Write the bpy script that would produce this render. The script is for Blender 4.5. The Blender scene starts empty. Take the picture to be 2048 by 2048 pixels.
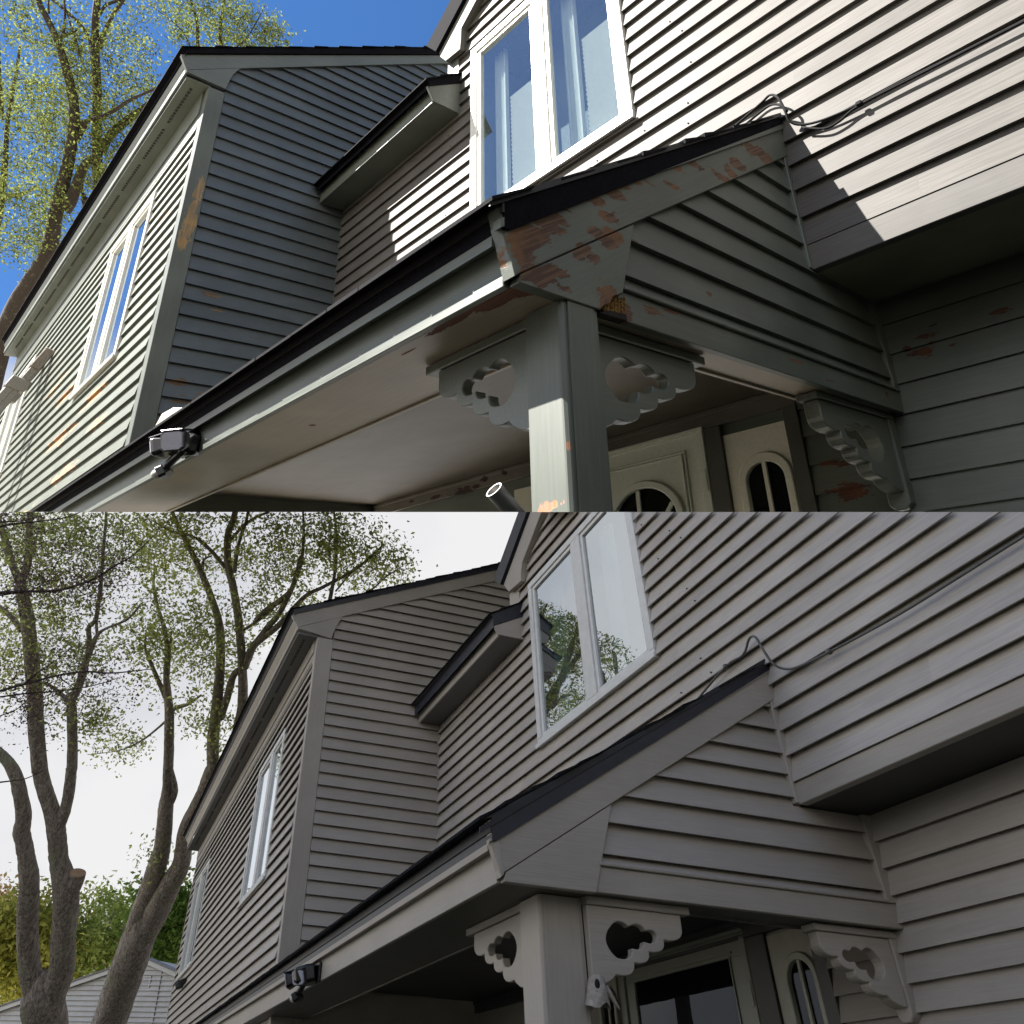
import bpy, bmesh, math, random
import numpy as np
from mathutils import Vector, Matrix

random.seed(7)
rng = np.random.default_rng(11)
SC = bpy.context.scene

# ------------------------------------------------------------------ camera, sky, sun, exposure
CAM = np.array([[0.998562,-0.053617,0.0],[0.031834,0.592872,0.804667],[-0.043144,-0.80351,0.593726]])            # rows: world axes seen from the camera (right, down, forward)
EYE = np.array([0.0, 0.0, 1.6])    # eye height above the lawn
cd = bpy.data.cameras.new("camera"); cam = bpy.data.objects.new("camera", cd)
SC.collection.objects.link(cam); SC.camera = cam
cd.sensor_width = 36.0; cd.lens = 26.367; cd.clip_start = 0.05; cd.clip_end = 2000
r_, d_, f_ = CAM[:, 0], CAM[:, 1], CAM[:, 2]
cam.matrix_world = Matrix(((r_[0], -d_[0], -f_[0], EYE[0]), (r_[1], -d_[1], -f_[1], EYE[1]),
                           (r_[2], -d_[2], -f_[2], EYE[2]), (0, 0, 0, 1)))
EXPO = 2.2
SUN_STRENGTH = 4.4
SUN_TRAVEL = Vector((0.545, 0.237, -0.804)).normalized()
SC.view_settings.view_transform = 'Standard'; SC.view_settings.look = 'None'
SC.view_settings.gamma = 1.0; SC.view_settings.use_curve_mapping = False
SC.view_settings.exposure = EXPO

world = bpy.data.worlds.new("World"); SC.world = world; world.use_nodes = True
wt = world.node_tree; wt.nodes.clear()
wo = wt.nodes.new('ShaderNodeOutputWorld'); wb = wt.nodes.new('ShaderNodeBackground')
sky = wt.nodes.new('ShaderNodeTexSky'); sky.sky_type = 'NISHITA'; sky.sun_disc = False
sky.sun_elevation = math.asin(-SUN_TRAVEL.z); sky.sun_rotation = math.atan2(-SUN_TRAVEL.x, -SUN_TRAVEL.y)
sky.air_density = 1.0; sky.dust_density = 0.25; sky.ozone_density = 3.0; sky.altitude = 3500
wb.inputs['Strength'].default_value = 0.05
tc = wt.nodes.new('ShaderNodeTexCoord'); sx = wt.nodes.new('ShaderNodeSeparateXYZ')
wt.links.new(tc.outputs['Generated'], sx.inputs[0])
n1 = wt.nodes.new('ShaderNodeTexNoise'); n1.inputs['Scale'].default_value = 3.0; n1.inputs['Detail'].default_value = 5
wt.links.new(tc.outputs['Generated'], n1.inputs['Vector'])
ad = wt.nodes.new('ShaderNodeMath'); ad.operation = 'MULTIPLY_ADD'; ad.inputs[1].default_value = 0.04
wt.links.new(n1.outputs['Fac'], ad.inputs[0]); wt.links.new(sx.outputs['Z'], ad.inputs[2])
mr = wt.nodes.new('ShaderNodeMapRange'); mr.interpolation_type = 'SMOOTHSTEP'
mr.inputs['From Min'].default_value = 0.625; mr.inputs['From Max'].default_value = 0.70
wt.links.new(ad.outputs[0], mr.inputs['Value'])
cl = wt.nodes.new('ShaderNodeMix'); cl.data_type = 'RGBA'                 # the low bank of white cloud
CW = 0.80 / (2 ** EXPO) / 0.05
cl.inputs['A'].default_value = (CW * .84, CW * .86, CW * .93, 1); cl.inputs['B'].default_value = (CW * 1.10, CW * 1.10, CW * 1.11, 1)
nr = wt.nodes.new('ShaderNodeMapRange'); nr.interpolation_type = 'SMOOTHSTEP'; nr.inputs['From Min'].default_value = .36; nr.inputs['From Max'].default_value = .62
wt.links.new(n1.outputs['Fac'], nr.inputs['Value']); wt.links.new(nr.outputs[0], cl.inputs['Factor'])
sd = wt.nodes.new('ShaderNodeVectorMath'); sd.operation = 'DOT_PRODUCT'     # cloud is brighter on the sun's side of the sky
hs = Vector((-SUN_TRAVEL.x, -SUN_TRAVEL.y, 0)).normalized(); sd.inputs[1].default_value = hs
wt.links.new(tc.outputs['Generated'], sd.inputs[0])
sg = wt.nodes.new('ShaderNodeMapRange'); sg.interpolation_type = 'SMOOTHSTEP'
sg.inputs['From Min'].default_value = 0.3; sg.inputs['From Max'].default_value = 1.0; sg.inputs['To Min'].default_value = 1.0; sg.inputs['To Max'].default_value = 1.9
wt.links.new(sd.outputs['Value'], sg.inputs['Value'])
cg = wt.nodes.new('ShaderNodeVectorMath'); cg.operation = 'SCALE'
wt.links.new(cl.outputs['Result'], cg.inputs[0]); wt.links.new(sg.outputs[0], cg.inputs['Scale'])
mx = wt.nodes.new('ShaderNodeMix'); mx.data_type = 'RGBA'
sat = wt.nodes.new('ShaderNodeHueSaturation'); sat.inputs['Saturation'].default_value = 1.18; sat.inputs['Value'].default_value = 1.22
wt.links.new(sky.outputs[0], sat.inputs['Color'])
wt.links.new(mr.outputs[0], mx.inputs['Factor']); wt.links.new(cg.outputs[0], mx.inputs['A']); wt.links.new(sat.outputs[0], mx.inputs['B'])
wt.links.new(mx.outputs['Result'], wb.inputs['Color']); wt.links.new(wb.outputs[0], wo.inputs[0])

sl = bpy.data.lights.new("sun", 'SUN'); sl.energy = SUN_STRENGTH; sl.angle = math.radians(0.5); sl.color = (1.0, 0.955, 0.89)
sun = bpy.data.objects.new("sun", sl); SC.collection.objects.link(sun)
sun.rotation_euler = SUN_TRAVEL.to_track_quat('-Z', 'Y').to_euler()
SUNNY = bpy.data.collections.new("sunny_day"); SC.collection.children.link(SUNNY)       # the place on the clear day
CLOUDY = bpy.data.collections.new("overcast_day"); SC.collection.children.link(CLOUDY)  # the place under the cloud
sun.light_linking.receiver_collection = SUNNY

# ------------------------------------------------------------------ materials
def new_mat(name):
    m = bpy.data.materials.new(name); m.use_nodes = True
    nt = m.node_tree; nt.nodes.clear()
    out = nt.nodes.new('ShaderNodeOutputMaterial'); b = nt.nodes.new('ShaderNodeBsdfPrincipled')
    nt.links.new(b.outputs[0], out.inputs[0])
    return m, nt, b

def node(nt, typ, **kw):
    n = nt.nodes.new(typ)
    for k, v in kw.items():
        if k in ('operation', 'data_type', 'attribute_name', 'blend_type', 'interpolation_type', 'feature'): setattr(n, k, v)
        else: n.inputs[k].default_value = v
    return n

def mathn(nt, op, a, b=None, c=None):
    n = nt.nodes.new('ShaderNodeMath'); n.operation = op
    for i, v in enumerate((a, b, c)):
        if v is None: continue
        if isinstance(v, (int, float)): n.inputs[i].default_value = v
        else: nt.links.new(v, n.inputs[i])
    return n.outputs[0]

def mixc(nt, fac, a, b, blend='MIX'):
    n = nt.nodes.new('ShaderNodeMix'); n.data_type = 'RGBA'; n.blend_type = blend
    for key, v in (('Factor', fac), ('A', a), ('B', b)):
        if isinstance(v, (tuple, float, int)): n.inputs[key].default_value = v if not isinstance(v, tuple) else (*v, 1)
        else: nt.links.new(v, n.inputs[key])
    return n.outputs['Result']

def maprange(nt, v, a, b, c=0.0, d=1.0):
    n = nt.nodes.new('ShaderNodeMapRange'); n.interpolation_type = 'SMOOTHSTEP'
    nt.links.new(v, n.inputs['Value'])
    for k, q in (('From Min', a), ('From Max', b), ('To Min', c), ('To Max', d)): n.inputs[k].default_value = q
    return n.outputs[0]

def vecmath(nt, op, a, b):
    n = nt.nodes.new('ShaderNodeVectorMath'); n.operation = op
    for i, v in enumerate((a, b)):
        if v is None: continue
        if isinstance(v, tuple): n.inputs[i].default_value = v
        else: nt.links.new(v, n.inputs[i])
    return n

STRETCH = {0: (1.2, 26, 26), 1: (26, 1.2, 26), 2: (26, 26, 1.2)}
MATS = {}
def paint(key, col, axis=0, rough=0.45, spec=0.5, peel=(), grain=0.35, dirt=0.25, wood=((.085, .045, .03), (.26, .17, .10)), ragged=1.3, tilt=0.0):
    """painted timber: grain along the board, faint dirt, boards that differ a little, patches where the paint has gone"""
    kk = (key, axis, len(peel))
    if kk in MATS: return MATS[kk]
    m, nt, b = new_mat(key)
    at = node(nt, 'ShaderNodeAttribute', attribute_name='loc').outputs['Vector']
    ga = at
    if tilt:
        vr = nt.nodes.new('ShaderNodeVectorRotate'); vr.rotation_type = 'X_AXIS'; vr.inputs['Angle'].default_value = -tilt
        nt.links.new(at, vr.inputs['Vector']); ga = vr.outputs[0]
    st = vecmath(nt, 'MULTIPLY', ga, STRETCH[axis]).outputs[0]
    oi = nt.nodes.new('ShaderNodeObjectInfo').outputs['Random']
    sh = vecmath(nt, 'ADD', st, None); nt.links.new(oi, sh.inputs[1])
    g = nt.nodes.new('ShaderNodeTexNoise'); g.inputs['Scale'].default_value = 3.2; g.inputs['Detail'].default_value = 6; g.inputs['Distortion'].default_value = 0.7
    nt.links.new(sh.outputs[0], g.inputs['Vector'])
    big = nt.nodes.new('ShaderNodeTexNoise'); big.inputs['Scale'].default_value = 2.3; big.inputs['Detail'].default_value = 5
    nt.links.new(at, big.inputs['Vector'])
    var = mathn(nt, 'MULTIPLY_ADD', oi, 0.14, 0.93)
    dv = maprange(nt, big.outputs['Fac'], 0.3, 0.75, 1.0 - dirt, 1.06)
    gv = maprange(nt, g.outputs['Fac'], 0.25, 0.75, 1 - .28 * grain, 1 + .16 * grain)
    v = mathn(nt, 'MULTIPLY', mathn(nt, 'MULTIPLY', var, dv), gv)
    c = vecmath(nt, 'SCALE', col, None); nt.links.new(v, c.inputs['Scale'])
    colour = c.outputs[0]; height = g.outputs['Fac']
    if peel:
        nz = nt.nodes.new('ShaderNodeTexNoise'); nz.inputs['Scale'].default_value = 7; nz.inputs['Detail'].default_value = 10; nz.inputs['Roughness'].default_value = 0.68
        pst = vecmath(nt, 'MULTIPLY', ga, {0: (.55, 1.5, 1.5), 1: (1.5, .55, 1.5), 2: (1.5, 1.5, .55)}[axis]).outputs[0]
        nt.links.new(pst, nz.inputs['Vector'])
        dmin = None
        for (cx, cy, cz, rx, ry, rz) in peel:
            s = vecmath(nt, 'SUBTRACT', at, (cx, cy, cz)).outputs[0]
            s = vecmath(nt, 'MULTIPLY', s, (1 / rx, 1 / ry, 1 / rz)).outputs[0]
            ln = vecmath(nt, 'LENGTH', s, None).outputs['Value']
            dmin = ln if dmin is None else mathn(nt, 'MINIMUM', dmin, ln)
        fz = nt.nodes.new('ShaderNodeTexNoise'); fz.inputs['Scale'].default_value = 34; fz.inputs['Detail'].default_value = 6; fz.inputs['Roughness'].default_value = .7
        nt.links.new(pst, fz.inputs['Vector'])
        q = mathn(nt, 'MULTIPLY_ADD', mathn(nt, 'SUBTRACT', nz.outputs['Fac'], 0.5), ragged * 4.2, dmin)
        q = mathn(nt, 'MULTIPLY_ADD', mathn(nt, 'SUBTRACT', fz.outputs['Fac'], 0.5), ragged * 1.5, q)
        mask = maprange(nt, q, 0.87, 0.89, 1.0, 0.0)
        w1 = maprange(nt, g.outputs['Fac'], 0.38, 0.66)
        oc = nt.nodes.new('ShaderNodeTexNoise'); oc.inputs['Scale'].default_value = 5.5; oc.inputs['Detail'].default_value = 3; nt.links.new(at, oc.inputs['Vector'])
        wc = mixc(nt, w1, wood[0], wood[1]); wc = mixc(nt, mathn(nt, 'MULTIPLY', maprange(nt, oc.outputs['Fac'], .52, .66), .7), wc, (wood[1][0] * 1.25, wood[1][1] * 1.05, wood[1][2] * .7))
        colour = mixc(nt, mask, colour, wc)
        height = mathn(nt, 'MULTIPLY_ADD', mask, -3.0, height)
        rr = mathn(nt, 'MULTIPLY_ADD', mask, 0.4, rough); nt.links.new(rr, b.inputs['Roughness'])
    else:
        rr = mathn(nt, 'MULTIPLY_ADD', g.outputs['Fac'], 0.16, rough - .08); nt.links.new(rr, b.inputs['Roughness'])
    nt.links.new(colour, b.inputs['Base Color'])
    b.inputs['Specular IOR Level'].default_value = spec
    bp = node(nt, 'ShaderNodeBump', Strength=0.22 * (1 + grain), Distance=0.006)
    nt.links.new(height, bp.inputs['Height']); nt.links.new(bp.outputs[0], b.inputs['Normal'])
    MATS[kk] = m
    return m

def flat(key, col, rough=0.5, spec=0.5, metal=0.0, noise=0.12, scale=14.0, bump=0.1):
    if key in MATS: return MATS[key]
    m, nt, b = new_mat(key)
    tcn = nt.nodes.new('ShaderNodeTexCoord').outputs['Object']
    n = nt.nodes.new('ShaderNodeTexNoise'); n.inputs['Scale'].default_value = scale; n.inputs['Detail'].default_value = 6
    nt.links.new(tcn, n.inputs['Vector'])
    v = maprange(nt, n.outputs['Fac'], .25, .75, 1 - noise * 1.5, 1 + noise)
    c = vecmath(nt, 'SCALE', col, None); nt.links.new(v, c.inputs['Scale'])
    nt.links.new(c.outputs[0], b.inputs['Base Color'])
    b.inputs['Roughness'].default_value = rough; b.inputs['Specular IOR Level'].default_value = spec; b.inputs['Metallic'].default_value = metal
    bp = node(nt, 'ShaderNodeBump', Strength=bump, Distance=0.01)
    nt.links.new(n.outputs['Fac'], bp.inputs['Height']); nt.links.new(bp.outputs[0], b.inputs['Normal'])
    MATS[key] = m
    return m

def glass(key, tint=(.75, .85, .86), base=0.12, dirt=0.03, wobble=0.02, gain=2.0):
    if key in MATS: return MATS[key]
    m = bpy.data.materials.new(key); m.use_nodes = True; nt = m.node_tree; nt.nodes.clear()
    out = nt.nodes.new('ShaderNodeOutputMaterial')
    tr = nt.nodes.new('ShaderNodeBsdfTransparent'); tr.inputs[0].default_value = (*tint, 1)
    gl = nt.nodes.new('ShaderNodeBsdfGlossy'); gl.inputs['Roughness'].default_value = 0.0; gl.inputs[0].default_value = (.86, .91, .95, 1)
    fr = nt.nodes.new('ShaderNodeFresnel'); fr.inputs[0].default_value = 1.52
    bk = nt.nodes.new('ShaderNodeNewGeometry').outputs['Backfacing']
    fac = mathn(nt, 'MULTIPLY', mathn(nt, 'MINIMUM', mathn(nt, 'MULTIPLY_ADD', fr.outputs[0], gain, base), 1.0), mathn(nt, 'SUBTRACT', 1.0, bk))
    tcn = nt.nodes.new('ShaderNodeTexCoord').outputs['Object']
    n = nt.nodes.new('ShaderNodeTexNoise'); n.inputs['Scale'].default_value = 2.4; n.inputs['Detail'].default_value = 2
    nt.links.new(tcn, n.inputs['Vector'])
    bp = node(nt, 'ShaderNodeBump', Strength=wobble, Distance=0.02); nt.links.new(n.outputs['Fac'], bp.inputs['Height']); nt.links.new(bp.outputs[0], gl.inputs['Normal'])
    mxs = nt.nodes.new('ShaderNodeMixShader'); nt.links.new(fac, mxs.inputs[0]); nt.links.new(tr.outputs[0], mxs.inputs[1]); nt.links.new(gl.outputs[0], mxs.inputs[2])
    df = nt.nodes.new('ShaderNodeBsdfDiffuse'); df.inputs[0].default_value = (.5, .55, .55, 1)
    m2 = nt.nodes.new('ShaderNodeMixShader'); m2.inputs[0].default_value = dirt; nt.links.new(mxs.outputs[0], m2.inputs[1]); nt.links.new(df.outputs[0], m2.inputs[2])
    nt.links.new(m2.outputs[0], out.inputs[0]); MATS[key] = m
    return m

def bark(key, c1, c2, lichen=0.25):
    if key in MATS: return MATS[key]
    m, nt, b = new_mat(key)
    tcn = nt.nodes.new('ShaderNodeTexCoord').outputs['Object']
    s = vecmath(nt, 'MULTIPLY', tcn, (9, 9, 2.2)).outputs[0]
    n = nt.nodes.new('ShaderNodeTexNoise'); n.inputs['Scale'].default_value = 2.6; n.inputs['Detail'].default_value = 9; n.inputs['Roughness'].default_value = 0.7; n.inputs['Distortion'].default_value = 0.8
    nt.links.new(s, n.inputs['Vector'])
    v = nt.nodes.new('ShaderNodeTexVoronoi'); v.inputs['Scale'].default_value = 3.0; nt.links.new(s, v.inputs['Vector'])
    l = nt.nodes.new('ShaderNodeTexNoise'); l.inputs['Scale'].default_value = 1.7; l.inputs['Detail'].default_value = 6; nt.links.new(tcn, l.inputs['Vector'])
    c = mixc(nt, maprange(nt, n.outputs['Fac'], .35, .65), c1, c2)
    c = mixc(nt, mathn(nt, 'MULTIPLY', maprange(nt, l.outputs['Fac'], .58, .70), lichen), c, (.30, .32, .22))
    nt.links.new(c, b.inputs['Base Color']); b.inputs['Roughness'].default_value = 0.9; b.inputs['Specular IOR Level'].default_value = 0.2
    h = mathn(nt, 'ADD', n.outputs['Fac'], mathn(nt, 'MULTIPLY', v.outputs['Distance'], .5))
    bp = node(nt, 'ShaderNodeBump', Strength=0.9, Distance=0.05); nt.links.new(h, bp.inputs['Height']); nt.links.new(bp.outputs[0], b.inputs['Normal'])
    MATS[key] = m
    return m

def leafm(key, c1, c2, trans=0.45):
    if key in MATS: return MATS[key]
    m = bpy.data.materials.new(key); m.use_nodes = True; nt = m.node_tree; nt.nodes.clear()
    out = nt.nodes.new('ShaderNodeOutputMaterial')
    at = node(nt, 'ShaderNodeAttribute', attribute_name='tone').outputs['Fac']
    c = mixc(nt, at, c1, c2)
    df = nt.nodes.new('ShaderNodeBsdfDiffuse'); nt.links.new(c, df.inputs[0])
    t2 = nt.nodes.new('ShaderNodeBsdfTranslucent'); nt.links.new(c, t2.inputs[0])
    mxs = nt.nodes.new('ShaderNodeMixShader'); mxs.inputs[0].default_value = trans
    nt.links.new(df.outputs[0], mxs.inputs[1]); nt.links.new(t2.outputs[0], mxs.inputs[2]); nt.links.new(mxs.outputs[0], out.inputs[0])
    MATS[key] = m
    return m

# ------------------------------------------------------------------ building helpers
class Side:
    """one of the two views of the house: its axes, the half of space it fills, its collection"""
    def __init__(s, axes, sign, coll, eye_scale=1.0, datum=(0.0, 0.0, 1.6)):
        s.T = np.array(axes, float); s.sign = sign; s.coll = coll; s.size = eye_scale; s.datum = np.array(datum)   # axes: image vanishing-point directions, sheared, with any scaling about the camera baked in
    def w(s, L): return np.asarray(L, float) @ s.T.T + s.datum  # origin is the camera position, so longer axes scale about it
DOWN = CAM[:, 1].copy()                       # both views are cut at the tilted camera plane through the image's middle row

def link(o, side, parent=None):
    side.coll.objects.link(o)
    if parent is not None: o.parent = parent
    return o

def thing(name, label, cat, side, loc=(0, 0, 0), group=None):
    o = bpy.data.objects.new(name, None); o.empty_display_size = 0.2
    o['label'] = label; o['category'] = cat
    if group: o['group'] = group
    o['base'] = [float(q) for q in loc]
    return link(o, side)

def tag(o, label, cat, group=None):
    o['label'] = label; o['category'] = cat
    if group: o['group'] = group
    return o

def obj(name, shapes, mat, side, parent=None, bevel=0.0, smooth=False, world=False):
    """shapes: list of (verts, faces) in house axes; one mesh object, cut at the level plane"""
    if isinstance(shapes, tuple): shapes = [shapes]
    bm = bmesh.new(); ll = bm.verts.layers.float_vector.new('loc')
    for vs, fs in shapes:
        ws = np.asarray(vs, float) if world else side.w(vs)
        bv = []
        for p, q in zip(ws, vs):
            v = bm.verts.new(p); v[ll] = Vector(q); bv.append(v)
        for f in fs:
            try: bm.faces.new([bv[i] for i in f])
            except ValueError: pass
    bmesh.ops.recalc_face_normals(bm, faces=bm.faces[:])
    if bevel:
        es = [e for e in bm.edges if len(e.link_faces) == 2 and e.calc_face_angle(0) > 0.5]
        bmesh.ops.bevel(bm, geom=es, offset=bevel * side.size, segments=1, affect='EDGES', profile=0.5)
    if side.sign:
        ds = [(np.array(v.co) - EYE) @ DOWN * side.sign for v in bm.verts]
        if ds and min(ds) < 0:
            if max(ds) <= 0: bm.free(); return None
            g = bmesh.ops.bisect_plane(bm, geom=bm.verts[:] + bm.edges[:] + bm.faces[:], plane_co=Vector(EYE), plane_no=Vector(DOWN * side.sign), clear_inner=True, dist=1e-6)
            ce = [e for e in g['geom_cut'] if isinstance(e, bmesh.types.BMEdge)]
            if ce: bmesh.ops.edgenet_fill(bm, edges=ce)
    me = bpy.data.meshes.new(name); bm.to_mesh(me); bm.free()
    if smooth: me.polygons.foreach_set('use_smooth', [True] * len(me.polygons))
    me.materials.append(mat)
    o = bpy.data.objects.new(name, me)
    return link(o, side, parent)

def box(x0, x1, y0, y1, z0, z1):
    v = [(x, y, z) for z in (z0, z1) for y in (y0, y1) for x in (x0, x1)]
    return v, [(0, 1, 3, 2), (4, 5, 7, 6), (0, 1, 5, 4), (2, 3, 7, 6), (0, 2, 6, 4), (1, 3, 7, 5)]

def lift(p, ax, a):
    return {0: (a, p[0], p[1]), 1: (p[0], a, p[1]), 2: (p[0], p[1], a)}[ax]

def prism(poly, ax, a0, a1):
    n = len(poly)
    v = [lift(p, ax, a0) for p in poly] + [lift(p, ax, a1) for p in poly]
    f = [tuple(range(n)), tuple(range(2 * n - 1, n - 1, -1))] + [(i, (i + 1) % n, n + (i + 1) % n, n + i) for i in range(n)]
    return v, f

def holed(outer, holes, ax, a0, a1):
    """a board of the given outline with holes sawn through it"""
    bm = bmesh.new(); loops = []
    for lp in [outer] + holes:
        vs = [bm.verts.new((p[0], p[1], 0)) for p in lp]
        loops.append(vs)
        for i in range(len(vs)): bm.edges.new((vs[i], vs[(i + 1) % len(vs)]))
    bmesh.ops.triangle_fill(bm, use_beauty=True, edges=bm.edges[:])
    bm.verts.index_update()
    pts = [(v.co.x, v.co.y) for v in bm.verts]; tris = [tuple(v.index for v in f.verts) for f in bm.faces]
    lidx = [[v.index for v in lp] for lp in loops]; bm.free()
    n = len(pts)
    v = [lift(p, ax, a0) for p in pts] + [lift(p, ax, a1) for p in pts]
    f = tris + [tuple(i + n for i in reversed(t)) for t in tris]
    for lp in lidx:
        for i in range(len(lp)):
            a, b = lp[i], lp[(i + 1) % len(lp)]; f.append((a, b, b + n, a + n))
    return v, f

def clip_half(poly, axis, val, keep_less):
    out = []
    for i in range(len(poly)):
        a, b = poly[i], poly[(i + 1) % len(poly)]
        ia = (a[axis] <= val) if keep_less else (a[axis] >= val); ib = (b[axis] <= val) if keep_less else (b[axis] >= val)
        if ia: out.append(a)
        if ia != ib:
            t = (val - a[axis]) / (b[axis] - a[axis]); out.append((a[0] + t * (b[0] - a[0]), a[1] + t * (b[1] - a[1])))
    return out

def clip_rect(poly, u0, u1, v0, v1):
    for ax, val, less in ((0, u0, False), (0, u1, True), (1, v0, False), (1, v1, True)):
        if len(poly) < 3: return []
        poly = clip_half(poly, ax, val, less)
    q = []
    for p in poly:
        if not q or abs(p[0] - q[-1][0]) + abs(p[1] - q[-1][1]) > 1e-5: q.append(p)
    if len(q) > 1 and abs(q[0][0] - q[-1][0]) + abs(q[0][1] - q[-1][1]) < 1e-5: q.pop()
    if len(q) < 3: return []
    ar = abs(sum(q[i][0] * q[(i + 1) % len(q)][1] - q[(i + 1) % len(q)][0] * q[i][1] for i in range(len(q)))) / 2
    return q if ar > 2e-4 else []

def clapboards(wall, side, mat, poly, rows, ax, base, out, thick, thin, holes=(), joints=(), jog=0.0, hollow=None):
    """bevelled boards, one object each, lapped row over row on the outline poly; holes are window openings"""
    us = [p[0] for p in poly]; U0, U1 = min(us), max(us)
    for i in range(len(rows) - 1):
        z0, z1 = rows[i] + random.uniform(-jog, jog), rows[i + 1] + .004
        cuts = [U0, U1]
        for (a, b, c, d) in holes:
            if c < z1 - 1e-4 and d > z0 + 1e-4: cuts += [a, b]
        for ju, jr in joints:
            if jr == i: cuts += [ju - .0022, ju + .0022]
        cuts = sorted(set(cuts))
        for a, b in zip(cuts[:-1], cuts[1:]):
            if b - a < .003: continue
            mid = (a + b) / 2; bands = [(z0, z1)]
            for (p, q, c, d) in holes:
                if p - 1e-6 <= mid <= q + 1e-6:
                    nb = []
                    for (s, e) in bands:
                        if c > s and c < e: nb.append((s, c))
                        if d > s and d < e: nb.append((d, e))
                        if d <= s or c >= e: nb.append((s, e))
                    bands = nb
            shapes = []
            for (s, e) in bands:
                pc = clip_rect(poly, a, b, s, e)
                if not pc: continue
                n = len(pc); v = []
                for p in pc:
                    t = thin + (thick - thin) * (1 - (p[1] - z0) / (z1 - z0)); v.append(lift(p, ax, base + out * t))
                for p in pc:
                    t = thin + (thick - thin) * (1 - (p[1] - z0) / (z1 - z0))
                    v.append(lift(p, ax, base + out * (-.004 if hollow is None else min(t - .002, max(t - hollow, -.004)))))
                f = [tuple(range(n)), tuple(range(2 * n - 1, n - 1, -1))] + [(k, (k + 1) % n, n + (k + 1) % n, n + k) for k in range(n)]
                shapes.append((v, f))
            if shapes: obj('clapboard', shapes, mat, side, wall)

def catmull(pts, n):
    P = np.array(pts, float); out = []
    for i in range(len(P) - 1):
        p0, p1, p2, p3 = P[max(i - 1, 0)], P[i], P[i + 1], P[min(i + 2, len(P) - 1)]
        for t in np.linspace(0, 1, n, endpoint=False):
            out.append(.5 * ((2 * p1) + (-p0 + p2) * t + (2 * p0 - 5 * p1 + 4 * p2 - p3) * t * t + (-p0 + 3 * p1 - 3 * p2 + p3) * t ** 3))
    out.append(P[-1]); return np.array(out)

def tube(pts, sides=8, sub=3, rough=0.0, cap=True, flat_end=False):
    """pts: (x,y,z,radius) rows"""
    P = catmull(pts, sub) if sub > 1 else np.array(pts, float)
    C, Rr = P[:, :3], np.maximum(P[:, 3], .0012); n = len(C)
    tg = np.gradient(C, axis=0); tg /= np.linalg.norm(tg, axis=1)[:, None] + 1e-9
    a = np.cross(tg[0], (0.31, 0.52, 0.79)); a /= np.linalg.norm(a)
    V = []
    ph = rng.uniform(0, 6.28, 6)
    for i in range(n):
        a = a - tg[i] * (a @ tg[i]); a /= np.linalg.norm(a) + 1e-9; b = np.cross(tg[i], a)
        th = np.arange(sides) / sides * 2 * math.pi
        rr = Rr[i] * (1 + rough * (np.sin(3 * th + ph[0] + i * .35) * .5 + np.sin(5 * th + ph[1] - i * .5) * .35 + rng.normal(0, .25, sides)))
        V.append(C[i] + rr[:, None] * (np.cos(th)[:, None] * a + np.sin(th)[:, None] * b))
    V = np.concatenate(V).tolist(); F = []
    for i in range(n - 1):
        for k in range(sides):
            F.append((i * sides + k, i * sides + (k + 1) % sides, (i + 1) * sides + (k + 1) % sides, (i + 1) * sides + k))
    if cap: F += [tuple(range(sides - 1, -1, -1)), tuple(range((n - 1) * sides, n * sides))]
    return V, F

def ball(c, r, nu=10, nv=7, sq=(1, 1, 1)):
    V = []; F = []
    for i in range(nv + 1):
        t = math.pi * i / nv
        for k in range(nu):
            p = 2 * math.pi * k / nu
            V.append((c[0] + r * sq[0] * math.sin(t) * math.cos(p), c[1] + r * sq[1] * math.sin(t) * math.sin(p), c[2] + r * sq[2] * math.cos(t)))
    for i in range(nv):
        for k in range(nu): F.append((i * nu + k, i * nu + (k + 1) % nu, (i + 1) * nu + (k + 1) % nu, (i + 1) * nu + k))
    return V, F

def oriented(c, d, up, shape):
    """shape rows: (along, half width, half height) sections of a rounded box along direction d"""
    d = Vector(d).normalized(); u = Vector(up); s = d.cross(u).normalized(); u = s.cross(d).normalized(); c = Vector(c)
    V = []; F = []; m = 8
    for (t, hw, hh) in shape:
        k = .72
        for (a, b) in ((-1, -k), (-k, -1), (k, -1), (1, -k), (1, k), (k, 1), (-k, 1), (-1, k)):
            V.append(tuple(c + d * t + s * hw * a + u * hh * b))
    for i in range(len(shape) - 1):
        for j in range(m): F.append((i * m + j, i * m + (j + 1) % m, (i + 1) * m + (j + 1) % m, (i + 1) * m + j))
    F += [tuple(range(m - 1, -1, -1)), tuple(range((len(shape) - 1) * m, len(shape) * m))]
    return V, F

def stadium(cx, top, r, bottom, n=14):
    return [(cx + r * math.cos(math.pi * i / n), top - r + r * math.sin(math.pi * i / n)) for i in range(n + 1)] + [(cx - r, bottom), (cx + r, bottom)]

A = Side([[2.75583,3.01962,0.11856],[-2.57549,2.30959,-0.80255],[-1.33127,1.24407,3.91687]], -1, SUNNY, 4.0)  # house axes sheared to image vanishing points and enlarged about the camera
B = Side([[0.46501,0.93768,-0.0],[-0.88469,0.33552,0.0],[0.03302,-0.09045,1.0]], 1, CLOUDY)
FREE = Side(np.eye(3), 0, SUNNY)
FREEB = Side(np.eye(3), 1, CLOUDY)

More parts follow.
